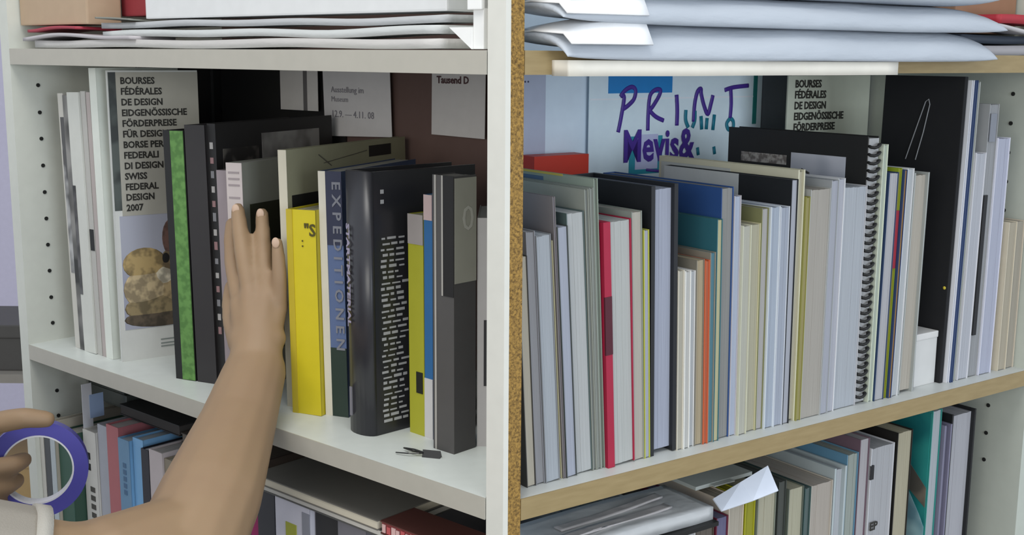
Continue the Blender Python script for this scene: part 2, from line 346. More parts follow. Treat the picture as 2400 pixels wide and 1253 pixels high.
finish(bm, 'wire_coil', mat('#0d0d0d', rough=0.6), nb, True)['kind'] = 'stuff'

# --- black portfolio, strap, small white box
pf = thing('portfolio', 'large black portfolio case standing beside the tall leaning folders', 'portfolio', frame(Rp(0.6520, 0.024), ANG_R, 1.2, 0.006))
box('case', (0, 0.0060, 0, 0.110, 0, 0.361), mat('#0f1014', rough=0.85), pf, bev=0.001)
bm = bmesh.new()
tube(bm, [(-0.0006, 0.072, 0.262), (-0.0006, 0.060, 0.300), (-0.0006, 0.050, 0.331), (-0.0006, 0.046, 0.334), (-0.0006, 0.044, 0.328), (-0.0006, 0.050, 0.295), (-0.0006, 0.058, 0.262)], 0.0006, 6)
finish(bm, 'white_cord', mat('#8d8f92'), pf)
bm = bmesh.new(); bmesh.ops.create_uvsphere(bm, u_segments=12, v_segments=8, radius=0.002, matrix=Matrix.Translation((-0.0006, 0.004, 0.115))@Matrix.Diagonal((.4,1,1,1))); finish(bm, 'yellow_dot', mat('#c9b63a'), pf, True)
cb = thing('small_box', 'low pale grey box on the shelf below the black portfolio', 'box', frame(Rp(0.6100, 0.03), ANG_R))
box('body', (0, 0.040, 0, 0.06, 0, 0.056), mat('#c6c6c4', rough=0.6), cb, bev=0.001); box('lid', (-0.0008, 0.0408, -0.0008, 0.0608, 0.056, 0.064), mat('#cdccca', rough=0.6), cb, bev=0.0015)

# --- things along the back panel behind that row
def sheetR(name, u0, u1, z0, z1, w, m, label, cat, tilt=0.0, t=0.0008):
    th_ = thing(name, label, cat, frame(Rp(u0, w, z0), ANG_R, 0))
    box('sheet', (0, u1-u0, -t, 0, 0, z1-z0), m, th_, Matrix.Rotation(R(tilt), 4, 'Y'))
    return th_
prt = sheetR('marker_sign', 0.362, 0.664, 0.17, 0.362, DRW-0.006, mat('#e4f4ff', rough=0.6), 'white paper sign hand-lettered PRINT in purple marker', 'sign')
pur = mat('#4b2d96', rough=0.5); teal = mat('#1d7f98', rough=0.5); skyb = mat('#1f86cf', rough=0.5)
box('blue_tape', (0.030, 0.136, -0.0016, -0.0008, 0.166, 0.192), skyb, prt)
box('folded_edge', (0.002, 0.290, -0.0012, -0.0008, 0.158, 0.160), mat('#eef4fb'), prt)
box('teal_stripe', (0.285, 0.292, -0.0018, -0.0008, 0.122, 0.192), mat('#1f7d78'), prt)
def stroke(name, pts, r, m):
    bm = bmesh.new(); tube(bm, [(x, 0, z) for x, z in pts], r, 8)
    for v in bm.verts: v.co.y = v.co.y*0.25
    o = finish(bm, name, m, prt, True, Matrix.Translation((0, -0.0016, 0))); return o
def smooth(P, n=5):
    if len(P) < 3: return P
    o_ = []
    for i in range(len(P)-1):
        a, b, c, d = (Vector(P[max(i-1, 0)]), Vector(P[i]), Vector(P[i+1]), Vector(P[min(i+2, len(P)-1)]))
        for k in range(n):
            t = k/n; o_.append(tuple(0.5*((2*b) + (c-a)*t + (2*a-5*b+4*c-d)*t*t + (3*b-a-3*c+d)*t**3)))
    return o_ + [P[-1]]
def sgn(name, pts, r, m): return stroke(name, smooth([(0.047 + 1.0156*(x-0.0395), 0.118 + 0.704*(q-0.104)) for x, q in pts]), r*0.95, m)
sgn('letter_p', [(0.0395,0.104),(0.0435,0.128),(0.048,0.165),(0.043,0.168),(0.050,0.178),(0.060,0.183),(0.066,0.177),(0.064,0.162),(0.054,0.150),(0.044,0.143)], 0.0030, pur)
sgn('letter_r', [(0.088,0.105),(0.088,0.135),(0.090,0.166),(0.098,0.177),(0.107,0.177),(0.105,0.166),(0.094,0.146),(0.090,0.142),(0.100,0.130),(0.114,0.122)], 0.0030, pur)
sgn('letter_i', [(0.137,0.112),(0.137,0.140),(0.135,0.168)], 0.0033, pur)
sgn('letter_n', [(0.166,0.118),(0.167,0.150),(0.171,0.172),(0.177,0.178),(0.178,0.168),(0.184,0.146),(0.191,0.131),(0.196,0.150),(0.199,0.166)], 0.0032, pur)
sgn('letter_t', [(0.220,0.175),(0.236,0.180),(0.264,0.183)], 0.0030, pur); sgn('letter_t', [(0.231,0.178),(0.233,0.150),(0.232,0.122)], 0.0032, pur)
for pts in ([(0.152,0.140),(0.152,0.122),(0.157,0.108)], [(0.168,0.138),(0.168,0.120),(0.164,0.107)], [(0.179,0.128),(0.181,0.103)], [(0.190,0.124),(0.189,0.103)], [(0.203,0.130),(0.201,0.101)], [(0.232,0.122),(0.226,0.112),(0.230,0.101),(0.238,0.104),(0.238,0.116),(0.233,0.122)]):
    sgn('teal_marker_stroke', pts, 0.0030, teal)
box('teal_patch', (0.066, 0.122, -0.0012, -0.0008, 0.064, 0.112), mat('#2f9ab0'), prt)
box('white_patch', (0.076, 0.114, -0.0016, -0.0012, 0.070, 0.114), mat('#c9cdf0'), prt)
text(prt, 'Mevis&', 0.056, (0.0545, -0.0022, 0.081), FRONT, pur, fit=0.122, bold=0.0014)
text(prt, 'Meyis', 0.050, (0.0545, -0.0022, 0.024), FRONT, pur, fit=0.10, bold=0.001)
stroke('underline', [(0.095,0.069),(0.12,0.066),(0.150,0.071)], 0.0018, pur)
for x in (0.184, 0.214): stroke('teal_dot', [(x,0.094),(x+0.002,0.084)], 0.0026, teal)
sheetR('grey_board', 0.667, 0.722, 0.22, 0.360, DRW-0.004, mat('#6d747d', rough=0.6), 'narrow slate grey board on the back panel beside the PRINT sign', 'board', t=0.003)
bo = sheetR('exhibition_card', 0.628, 0.792, 0.10, 0.358, 0.262, mat('#c4c8b8', rough=0.6), 'pale card printed BOURSES FÉDÉRALES DE DESIGN above the spiral notebook', 'card', t=0.002)
for k, s in enumerate(('BOURSES', 'FÉDÉRALES', 'DE DESIGN', 'EIDGENÖSSISCHE', 'FÖRDERPREISE', 'FÜR DESIGN')):
    text(bo, s, 0.0135, (0.013, -0.0026, 0.2430 - k*0.0140), FRONT, ink, sx=0.92, bold=0.0004)
rd = thing('red_box', 'flat red box behind the grey booklets next to the post', 'box', frame(Rp(0.262, DRW-0.032), ANG_R))
box('lid', (-0.002, 0.079, -0.002, 0.026, 0.232, 0.266), mat('#c8341f', rough=0.5), rd); box('body', (0, 0.077, 0, 0.024, 0, 0.233), mat('#b02c1c', rough=0.5), rd)
text(sheetR('wall_note', 0.246, 0.2985, 0.20, 0.360, DRW-0.0025, mat('#b9bfd2', rough=0.7), 'plain lavender sheet taped on the back panel beside the post', 'paper'), '..', 0.02, (0.02, -0.001, 0.150), FRONT, mat('#3d3d55'))

# ------------------------------------------------------------------ row with spines outward
def lbook(P, a, th, d, h, lean, cov, pg, lab, **k): return book(frame((P[0], P[1], 0.0), R(a), lean, th), th, d, h, cov, pg, lab, 'spine', **k)
AL0 = math.degrees(ANG_L)
def lu(u, w): v = Lp(u, w); return (v.x, v.y)
lbook(lu(0.806, 0.075), AL0, 0.006, 0.10, 0.186, -1.6, '#4f5a4c', '#b5b8ac', 'short grey-green picture magazine beside the perforated panel', photo=mat('#6c7768', 'photo', 0.4, '#39413a', 22.0))
m1 = lbook(lu(0.785, 0.034), AL0, 0.013, 0.115, 0.330, -1.6, '#c9c6be', '#d9d8d2', 'tall off-white magazine with smoky grey streaks, first of the magazines')
box('grey_print', (0.004, 0.013, -0.0006, 0.0004, 0.10, 0.30), mat('#b4b4b4', 'photo', 0.4, '#4b4a4c', 26.0), m1)
lbook(lu(0.7712, 0.033), AL0, 0.0115, 0.115, 0.328, -1.6, '#2c2b2c', '#77756f', 'thin dark magazine between the two tall white ones', photo=mat('#8d8b88', 'photo', 0.4, '#1d1c1c', 14.0))
m3 = lbook(lu(0.7585, 0.032), AL0, 0.028, 0.115, 0.332, -1.5, '#d0d1ca', '#d9d9d2', 'thick tall white magazine in the middle of the magazine row')
box('dark_print', (0.0, 0.0065, -0.0006, 0.0004, 0.075, 0.215), mat('#5c5a5c', 'photo', 0.4, '#1b1a1b', 30.0), m3)
m2 = lbook(lu(0.729, 0.034), AL0, 0.011, 0.115, 0.334, -1.4, '#b9b7b1', '#d2d0ca', 'slim light grey magazine with a black mark on its spine')
box('black_mark', (0.001, 0.010, -0.0006, 0.0004, 0.135, 0.162), mat('#161616'), m2)
lbook(lu(0.7165, 0.034), AL0, 0.009, 0.115, 0.333, -1.3, '#b3a8a4', '#cfc9c4', 'slim pinkish grey magazine next to the tall white folder')
lbook(lu(0.7065, 0.033), AL0, 0.016, 0.115, 0.3625, -1.0, '#d6dbd2', '#d6d8d0', 'very tall white folder with pale green edge reaching the upper shelf', spine='#dfe3da')
# tall BOURSES folder
bf = lbook((-0.490, 1.452), -55, 0.005, 0.112, 0.360, -0.5, '#cfd0cc', '#d0d0cc', 'tall white folder with BOURSES FÉDÉRALES lettering and an animal photograph', name='exhibition_folder', cat='folder')
box('dark_margin', (0.005, 0.0054, 0.001, 0.010, 0.19, 0.358), mat('#2d3230', 'photo', 0.5, '#4f5652', 30.0), bf)
box('text_strip', (0.005, 0.0058, 0.010, 0.112, 0.183, 0.358), mat('#aba89d', rough=0.7), bf)
for k, s in enumerate(('BOURSES', 'FÉDÉRALES', 'DE DESIGN', 'EIDGENÖSSISCHE', 'FÖRDERPREISE', 'FÜR DESIGN', 'BORSE PER', 'FEDERALI', 'DI DESIGN', 'SWISS', 'FEDERAL', 'DESIGN', '2007')):
    text(bf, s, 0.0112, (0.0061, 0.015, 0.3440 - k*0.0129), RCOV, ink, sx=0.92, bold=0.00035)
ph = box('photograph', (0.005, 0.0056, 0.006, 0.112, 0.040, 0.183), mat('#8f92a6', 'photo', 0.5, '#a9abb8', 9.0), bf)
for (y, z, sy, sz, c) in ((0.055,0.052,0.080,0.012,'#5d5142'),(0.034,0.122,0.044,0.020,'#b39a68'),(0.080,0.118,0.044,0.026,'#8a7656'),(0.036,0.090,0.048,0.026,'#c4b08a'),(0.078,0.086,0.050,0.034,'#b09a72'),(0.050,0.066,0.070,0.018,'#93825f'),(0.070,0.152,0.020,0.024,'#6e5148'),(0.062,0.104,0.030,0.014,'#d8ceb6'),(0.062,0.126,0.010,0.008,'#1d1a17')):
    bm = bmesh.new(); bmesh.ops.create_uvsphere(bm, u_segments=16, v_segments=10, radius=1.0, matrix=Matrix.Translation((0.0057, y, z)) @ Matrix.Diagonal((0.0004, sy*0.62, sz, 1)))
    finish(bm, 'animal_patch', mat(c, 'photo', 0.7, '#%02x%02x%02x' % tuple(int(int(c[k:k+2], 16)*0.72) for k in (1, 3, 5)), 75.0), ph, True)
for z in (0.022, 0.017, 0.013): box('caption_line', (0.005, 0.0056, 0.05, 0.085, z, z+0.0014), mat('#7f8683'), bf)
# black and green book, dark neighbour
g = lbook((-0.399, 1.374), -25, 0.030, 0.19, 0.294, -0.8, '#141415', '#c9c7be', 'black book with a bright green marbled band down its spine', board=0.002, inset=0.003)
box('green_band', (0.0105, 0.0292, -0.0008, 0.0006, 0.0005, 0.2935), mat('#5f8c46', 'photo', 0.45, '#4b7636', 110.0), g)
g = lbook((-0.370, 1.3605), -25, 0.0285, 0.20, 0.301, -0.9, '#2b2829', '#b9b6ae', 'thick plain charcoal book pressed against the green-banded one', board=0.0022, inset=0.003)
g = lbook((-0.3425, 1.3525), -25, 0.0115, 0.235, 0.303, -0.8, '#1b1a1b', '#a9a7a2', 'tall black picture book with speckled lettering behind the reaching hand')
for k in range(14): box('spine_mark', (0.003, 0.0075, -0.0006, 0.0003, 0.06+k*0.0165, 0.066+k*0.0165+random.uniform(0, .004)), mat(('#8e6f70', '#a5a2a0', '#7c7c80')[k % 3]), g)
box('photograph', (0.0115, 0.0119, 0.085, 0.205, 0.19, 0.288), mat('#94928f', 'photo', 0.5, '#6a6765', 24.0), g)
box('dark_photograph', (0.0115, 0.0121, 0.012, 0.078, 0.20, 0.274), mat('#57534e', 'photo', 0.5, '#232121', 40.0), g)
lbook((-0.3305, 1.3375), -25, 0.0135, 0.18, 0.252, -0.8, '#8f8488', '#bdb8b4', 'narrow mauve-grey book beside the reaching fingers')
g = lbook((-0.3165, 1.3220), -25, 0.0215, 0.21, 0.262, -0.6, '#8e8f86', '#c9c6bc', 'pinkish white spined book behind the reaching fingers, olive picture on its cover', spine='#c4b9b6')
box('cover_picture', (0.0215, 0.0220, 0.012, 0.12, 0.04, 0.215), mat('#454a33', 'photo', 0.5, '#2e2f24', 10.0), g)
box('cover_emblem', (0.0215, 0.0221, 0.075, 0.105, 0.236, 0.250), mat('#4d5674'), g)
for z in (0.250, 0.243, 0.236, 0.222): box('spine_print', (0.003, 0.018, -0.0005, 0.0003, z, z+0.0022), mat('#9a8f90'), g)
g = lbook((-0.2460, 1.2640), -25, 0.0105, 0.25, 0.281, -0.8, '#9c9a80', '#c9c4ae', 'tall cream book with olive-grey cover rising behind the yellow book', spine='#c9c3b0')
box('black_label', (0.0105, 0.0109, 0.165, 0.215, 0.262, 0.275), mat('#1f1e1c'), g)
box('dark_panel', (0.0105, 0.0109, 0.008, 0.060, 0.200, 0.232), mat('#171615'), g)
bm = bmesh.new(); tube(bm, [(0.0108, 0.060, 0.272), (0.0108, 0.085, 0.258)], 0.0006, 6); tube(bm, [(0.0108, 0.07, 0.262), (0.0108, 0.16, 0.27)], 0.0004, 6); finish(bm, 'pencil_lines', mat('#55524a'), g)
yb = lbook((-0.2355, 1.2415), -25, 0.0362, 0.15, 0.221, -0.6, '#c9b820', '#d9d2b0', 'bright yellow book beside the reaching hand', board=0.0016, inset=0.002, rough=0.45)
box('spine_edge', (0.0, 0.0075, -0.0008, 0.0004, 0.0, 0.221), mat('#b7a326'), yb)
text(yb, '"S', 0.018, (0.022, -0.0008, 0.194), FRONT, mat('#4a430f'), bold=0.0004); text(yb, ':', 0.016, (0.018, -0.0008, 0.182), FRONT, mat('#4a430f'))
bb = lbook((-0.1985, 1.2330), -22, 0.0275, 0.17, 0.262, -0.8, '#3d4c6c', '#c9c6bc', 'blue-grey book with tall vertical lettering between yellow and dark books', spine='#56688f')
box('white_band', (0.0, 0.0085, -0.0008, 0.0004, 0.0, 0.262), mat('#cfcabb'), bb); box('dark_green_foot', (0.0085, 0.0275, -0.0006, 0.0004, 0.0, 0.075), mat('#20332b'), bb); box('dark_blue_head', (0.0085, 0.0275, -0.0006, 0.0004, 0.185, 0.262), mat('#2b3048'), bb)
text(bb, 'E X P E D I T I O N E N', 0.0140, (0.0165, -0.0010, 0.252), DOWN, mat('#7b7d86'), fit=0.178, bold=0.0003)
# thick dark book with the rounded spine
tb = lbook((-0.1640, 1.1900), -46, 0.0405, 0.135, 0.268, -0.3, '#26262a', '#8f8f88', 'thick charcoal book with a rounded glossy spine and white-lettered cover', board=0.003, inset=0.004, rough=0.3, rnd=True, spine='#2e2e33')
text(tb, 'STARTMATERIAL', 0.0100, (0.0105, -0.0112, 0.216), Matrix.Rotation(R(-12), 4, 'Z') @ DOWN, mat('#9a94ac'), fit=0.105, bold=0.0003)
box('publisher_mark', (0.0105, 0.0135, -0.0112, -0.0098, 0.018, 0.048), mat('#77757c'), tb)
bm = bmesh.new()
for k in range(34):
    z = 0.200 - k*0.0057; y = 0.008 + random.uniform(0, 0.003)
    for q in range(3):
        l = random.uniform(0.004, 0.011); abox(bm, 0.0405, 0.0409, y, y+l, z, z+random.uniform(0.0014, 0.003)); y += l + random.uniform(0.002, 0.004)
for z, y in ((0.246, 0.009), (0.236, 0.009)): abox(bm, 0.0405, 0.0409, y, y+0.004, z, z+0.004)
finish(bm, 'cover_lettering', mat('#a4a4a6'), tb)['kind'] = 'stuff'
yg = lbook((-0.1035, 1.1760), -44, 0.0225, 0.055, 0.226, -0.2, '#9b9a2a', '#c9c6a0', 'yellow-green book with a grey spine head', spine='#a5a42c')
box('grey_head', (0, 0.0225, -0.0006, 0.0004, 0.196, 0.226), mat('#9b9491'), yg); box('black_square', (0.011, 0.0205, -0.0007, 0.0004, 0.044, 0.066), mat('#1c1d14'), yg)
bl = lbook((-0.0868, 1.1598), -44, 0.0120, 0.05, 0.247, 0.0, '#2a5d8e', '#c9c6bc', 'narrow blue book with white spine foot', spine='#2d659a')
box('pale_head', (0, 0.0120, -0.0006, 0.0004, 0.222, 0.247), mat('#c0aaa8'), bl); box('white_foot', (0, 0.0120, -0.0006, 0.0004, 0.0, 0.062), mat('#c6c4c4'), bl)
dk = lbook((-0.0760, 1.1250), -42, 0.0285, 0.030, 0.270, 0.0, '#3a3839', '#8a8783', 'dark grey book with pale spine lines nearest the white post', spine='#4c4a49')
box('white_line', (0.003, 0.0050, -0.0007, 0.0004, 0, 0.27), mat('#a9a6a0'), dk); box('white_line', (0.0125, 0.0145, -0.0007, 0.0004, 0.155, 0.27), mat('#a9a6a0'), dk)
box('black_top', (0.0145, 0.0285, -0.0006, 0.0004, 0.155, 0.27), mat('#141314'), dk)
box('grey_card', (0.0285, 0.0291, 0.001, 0.030, 0.168, 0.268), mat('#85847a'), dk); text(dk, '0', 0.034, (0.0294, 0.010, 0.218), RCOV, mat('#9b9a92'))
pl = lbook((-0.0335, 1.131), 0, 0.0125, 0.10, 0.228, 0.0, '#8f8c8c', '#c2c0bc', 'narrow pale grey book half hidden behind the white post', spine='#a3a09f')
box('black_rectangle', (0.0065, 0.0120, -0.0006, 0.0004, 0.062, 0.128), mat('#17161a'), pl)
# small black clip with wires on the shelf in front
cl = thing('binder_clip', 'small black clip with thin wire arms lying before the dark grey book', 'clip', Matrix.Translation((-0.076, 1.098, 0.0)) @ Matrix.Rotation(R(-15), 4, 'Z'))
bm = bmesh.new(); v = [bm.verts.new(p) for p in ((-0.009,-0.003,0),(0.009,-0.003,0),(0.009,0.004,0),(-0.009,0.004,0),(-0.009,0.0,0.007),(0.009,0.0,0.007))]
for f in ((0,1,2,3),(0,1,5,4),(2,3,4,5),(0,3,4),(1,2,5)): bm.faces.new([v[i] for i in f])
finish(bm, 'jaw', mat('#121212', rough=0.4), cl)
bm = bmesh.new(); tube(bm, [(-0.008,0,0.004),(-0.02,0.006,0.004),(-0.032,0.010,0.003),(-0.02,0.001,0.004),(-0.008,-0.002,0.004)], 0.0009, 6); tube(bm, [(-0.008,0,0.003),(-0.022,-0.004,0.003),(-0.036,-0.002,0.002)], 0.0007, 6)
finish(bm, 'wire_arm', mat('#1b1b1b', rough=0.3), cl)

# --- paper on the brown back panel
bfo = thing('black_folder', 'black folder standing flat against the perforated end panel behind the magazines', 'folder', frame(Lp(0.842, 0.175, 0.0), ANG_L)); box('cover', (0, 0.006, 0, 0.136, 0, 0.362), mat('#1b1a1a', rough=0.6), bfo, bev=0.001); box('elastic_band', (0.006, 0.0066, 0.118, 0.122, 0, 0.362), mat('#3a3a3a', rough=0.6), bfo)
def sheetL(name, u0, u1, z0, z1, w, m, label, cat, t=0.0008, tilt=0.0):
    th_ = thing(name, label, cat, frame(Lp(u0, w, z0), ANG_L, 0))
    box('sheet', (0, u0-u1, -t, 0, 0, z1-z0), m, th_, Matrix.Rotation(R(tilt), 4, 'Y'))
    return th_
sheetL('black_poster', 0.835, 0.560, 0.14, 0.362, 0.312, mat('#1a1919', rough=0.6), 'large black poster on the back panel behind the green-banded book', 'poster', t=0.002)
s = sheetL('note_sheet', 0.686, 0.606, 0.306, 0.364, 0.303, mat('#dcd8d4', rough=0.7), 'small grey-white note hanging over the black poster', 'paper'); box('grey_fold', (0.050, 0.058, -0.0012, -0.0008, 0.0, 0.057), mat('#6d6a6a'), s)
s = sheetL('typed_sheet', 0.592, 0.462, 0.274, 0.365, 0.303, mat('#d9d6d6', rough=0.7), 'larger typed paper sheet hanging above the cream book', 'paper', tilt=-2.0)
text(s, 'Ausstellung im', 0.011, (0.014, -0.0014, 0.058), FRONT, mat('#8e8b92')); text(s, 'Museum', 0.010, (0.014, -0.0014, 0.046), FRONT, mat('#9a979d')); text(s, '12.9. — 4.11. 08', 0.0125, (0.014, -0.0014, 0.026), FRONT, mat('#85828a'))
s = sheetL('red_headed_sheet', 0.388, 0.300, 0.286, 0.365, 0.300, mat('#cfcbc9', rough=0.7), 'grey paper sheet with a dark red heading next to the white post', 'paper', tilt=1.0)
text(s, 'Tausend D', 0.012, (0.010, -0.0014, 0.062), FRONT, mat('#4a2a2c'), bold=0.0003)

# ------------------------------------------------------------------ upper shelf
def slab(name, P, ang, lx, ly, t, m, parent=None, wav=0.004, seed=0, droop=0.0, nx=26, ny=6, pillow=0.0, sag=0.0):
    bm = bmesh.new(); top = []; bot = []
    for i in range(nx+1):
        a = []; c = []
        for j in range(ny+1):
            x = lx*i/nx; y = ly*j/ny
            n = noise.noise(Vector((x*7+seed*3.1, y*5+seed, seed*1.7)))*wav
            e = 1.0
            if pillow: e = max(0.0, (1-abs(2*i/nx-1)**5)*(1-abs(2*j/ny-1)**4))**0.6
            ez = noise.noise(Vector((x*9+seed, 4.2, seed)))*0.004 if j in (0, ny) else 0
            base = n*e + sag*(abs(2*i/nx-1)**3) - (droop*(1-j/ny)**2)
            a.append(bm.verts.new((x, y+ez, base + (t*(0.08+0.92*e) if pillow else t)))); c.append(bm.verts.new((x, y+ez, (base if not pillow else base*0.4 + t*0.35*(1-e)))))
        top.append(a); bot.append(c)
    for i in range(nx):
        for j in range(ny):
            bm.faces.new((top[i][j], top[i+1][j], top[i+1][j+1], top[i][j+1])); bm.faces.new((bot[i][j], bot[i][j+1], bot[i+1][j+1], bot[i+1][j]))
    for i in range(nx):
        bm.faces.new((top[i][0], bot[i][0], bot[i+1][0], top[i+1][0])); bm.faces.new((top[i][ny], top[i+1][ny], bot[i+1][ny], bot[i][ny]))
    for j in range(ny):
        bm.faces.new((top[0][j], top[0][j+1], bot[0][j+1], bot[0][j])); bm.faces.new((top[nx][j], bot[nx][j], bot[nx][j+1], top[nx][j+1]))
    return finish(bm, name, m, parent, True, Matrix.Translation(P) @ Matrix.Rotation(ang, 4, 'Z') if parent is None else None)
z = HT + 0.0008
def lslab(name, u0, u1, w, ly, z0, t, m, label, cat, **k):
    o = slab(name, Lp(u0, w, z0), ANG_L, u0-u1, ly, t, m, **k); tag(o, label, cat); return o
lslab('poster_bundle', 0.790, 0.080, 0.006, 0.056, z+0.0005, 0.0085, mat('#b9b6b3', 'crumple', 0.5), 'bottom bundle of flat rolled posters on the upper shelf, front edge curled', 'papers', wav=0.0016, seed=1)
lslab('poster_bundle', 0.640, 0.086, 0.014, 0.050, z+0.0115, 0.0075, mat('#bdc0bf', 'crumple', 0.5), 'middle bundle of pale posters on the upper shelf', 'papers', wav=0.003, seed=2)
lslab('poster_bundle', 0.655, 0.086, 0.020, 0.046, z+0.0225, 0.0065, mat('#adafb1', 'crumple', 0.5), 'topmost bundle of grey posters under the white box', 'papers', wav=0.003, seed=3)
lslab('loose_poster', 0.815, 0.560, 0.004, 0.055, z+0.0115, 0.0040, mat('#b2adb0', rough=0.5), 'loose grey poster with fraying end at the far end of the upper shelf', 'paper', wav=0.006, seed=5, sag=-0.002)
lslab('loose_poster', 0.650, 0.580, 0.010, 0.045, z+0.034, 0.0020, mat('#7e8078', rough=0.5), 'small dark folded sheet on top of the poster bundles', 'paper', wav=0.010, seed=6)
lslab('red_leaflet', 0.812, 0.690, 0.008, 0.060, z+0.0205, 0.0035, mat('#9c2f40', rough=0.5), 'crumpled dark red leaflet at the end of the poster bundles', 'paper', wav=0.010, seed=8)
wb = thing('white_box', 'long white box standing on the poster bundles', 'box', frame(Lp(0.562, 0.022, z+0.0325), ANG_L)); box('body', (0, 0.474, 0, 0.042, 0, 0.12), mat('#d6d7d7', rough=0.5), wb, bev=0.002); box('lid', (-0.0015, 0.4755, -0.0015, 0.0435, 0.10, 0.123), mat('#dadbdb', rough=0.5), wb, bev=0.002)
def carton(name, P, a, w, d, h, c, c2, label):
    t_ = thing(name, label, 'box', frame(P, a)); box('body', (0, w, 0, d, 0, h), mat(c, rough=0.7), t_, bev=0.002); box('lid', (-0.002, w+0.002, -0.002, d+0.002, h-0.03, h+0.003), mat(c2, rough=0.7), t_, bev=0.002); return t_
carton('red_carton', Lp(0.690, 0.068, z+0.0385), ANG_L, 0.098, 0.10, 0.22, '#93333a', '#862a31', 'dark red box standing on the posters beside the long white box')
cbx = carton('cardboard_box', Lp(0.839, 0.014, z+0.0280), ANG_L, 0.164, 0.045, 0.22, '#b29a80', '#b8a088', 'beige cardboard box on the posters in the far corner of the upper shelf')
# white plastic bracket by the post
bk = thing('shelf_bracket', 'white plastic bracket fixed beside the post above the upper shelf', 'bracket', frame(Lp(0.040, 0.004, z), ANG_L))
box('upright', (0.0, 0.012, 0.0, 0.012, 0, 0.085), mat('#e8e8e6', rough=0.4), bk, bev=0.001)
box('hook', (-0.004, 0.012, -0.003, 0.012, 0.032, 0.046), mat('#ececea', rough=0.4), bk, bev=0.001)
bm = bmesh.new(); v = [bm.verts.new(p) for p in ((-0.026,-0.002,0.018),(0.0,-0.002,0.018),(0.0,-0.002,0.0),(-0.026,0.004,0.018),(0.0,0.004,0.018),(0.0,0.004,0.0))]
for f in ((0,1,2),(5,4,3),(0,3,4,1),(1,4,5,2),(2,5,3,0)): bm.faces.new([v[i] for i in f])
finish(bm, 'gusset', mat('#ececea', rough=0.4), bk)

def rslab(name, u0, u1, w, ly, z0, t, m, label, cat, **k):
    o = slab(name, Rp(u0, w, z0), ANG_R, u1-u0, ly, t, m, **k); tag(o, label, cat); return o
def mailer(u0, u1, w, ly, z0, t, seed, label, dr=0.004):
    lx = u1-u0; nx = 40; ny = 14; bm = bmesh.new(); T = []; B = []
    for i in range(nx+1):
        s_ = 0.5 - 0.5*math.cos(math.pi*i/nx); a = []; c = []
        for j in range(ny+1):
            q = 0.5 - 0.5*math.cos(math.pi*j/ny)
            e = max(0.0, (1-abs(2*s_-1)**7)) ** 0.5 * max(0.0, (1-abs(2*q-1)**3.0)) ** 0.42
            x = lx*s_; y = ly*q; n = noise.noise(Vector((x*8+seed, y*12, seed)))*0.0035*e
            mid = t*0.42 - dr*(1-q)**5
            yy = y + noise.noise(Vector((x*6, seed, 2.0)))*0.006*(1-q)
            a.append(bm.verts.new((x, yy, mid + t*0.56*e + n))); c.append(bm.verts.new((x, yy, max(mid - t*0.44*e + n*0.4, 0.0 if q > 0.25 else -1))))
        T.append(a); B.append(c)
    for i in range(nx):
        for j in range(ny):
            bm.faces.new((T[i][j], T[i+1][j], T[i+1][j+1], T[i][j+1])); bm.faces.new((B[i][j], B[i][j+1], B[i+1][j+1], B[i+1][j]))
    bmesh.ops.remove_doubles(bm, verts=bm.verts[:], dist=0.0001)
    o = finish(bm, 'padded_envelope', mat('#aeb5be', 'crumple', 0.6), None, True, Matrix.Translation(Rp(u0, w, z0)) @ Matrix.Rotation(ANG_R, 4, 'Z')); tag(o, label, 'envelope')
    # sealed flap folded over the near end; its overexposed glare is painted near-white
    bm = bmesh.new(); A = []; n = 8
    for k in range(n+1):
        f = k/n; x = 0.002 + 0.088*f; h = t*(0.42 + 0.62*math.sqrt(max(0.02, min(1.0, f*1.5))) * 0.92)
        A.append([bm.verts.new((x, ly*0.02 - 0.004, t*0.30 - 0.004)), bm.verts.new((x, ly*0.10, h*0.92)), bm.verts.new((x, ly*0.55, h + 0.0015)), bm.verts.new((x, ly*0.9, h*0.94))])
    for p_, q_ in zip(A, A[1:]):
        for k in range(3): bm.faces.new((p_[k], q_[k], q_[k+1], p_[k+1]))
    ex = bmesh.ops.extrude_face_region(bm, geom=bm.faces[:]); bmesh.ops.translate(bm, verts=[v_ for v_ in ex['geom'] if isinstance(v_, bmesh.types.BMVert)], vec=(-0.0003, -0.0008, 0.0010))
    finish(bm, 'folded_flap', mat('#f4f5f6', rough=0.5), o, True)
    return o
mailer(0.040, 0.640, -0.030, 0.09, z+0.0005, 0.026, 11, 'bottom padded white envelope of the stack on the upper shelf', 0.017)
mailer(0.038, 0.660, -0.026, 0.085, z+0.0250, 0.0255, 12, 'middle padded white envelope of the stack on the upper shelf', 0.010)
mailer(0.038, 0.645, -0.024, 0.085, z+0.0500, 0.030, 13, 'topmost padded white envelope of the stack on the upper shelf')
o = slab('edge_strip', Rp(0.047, -0.024, z-0.0215), ANG_R, 0.427, 0.0235, 0.0130, mat('#ebe6da', rough=0.6), wav=0.0004, seed=21, droop=0.0)
tag(o, 'long cream-white strip hooked onto the tan shelf edge under the envelopes', 'edge strip')
rslab('grey_sheets', 0.648, 0.795, 0.01, 0.09, z+0.0005, 0.011, mat('#9a979a', rough=0.6), 'grey pile of sheets beyond the padded envelopes on the upper shelf', 'papers', wav=0.003, seed=31)
rslab('dark_leaflet', 0.652, 0.795, 0.03, 0.09, z+0.0125, 0.009, mat('#3c4450', rough=0.6), 'dark blue-grey leaflets on top of the grey sheets', 'papers', wav=0.006, seed=32)
rslab('pale_leaflet', 0.668, 0.795, 0.004, 0.040, z+0.0260, 0.004, mat('#b4b1b2', rough=0.6), 'pale curled leaflet above the dark leaflets', 'paper', wav=0.012, seed=34)
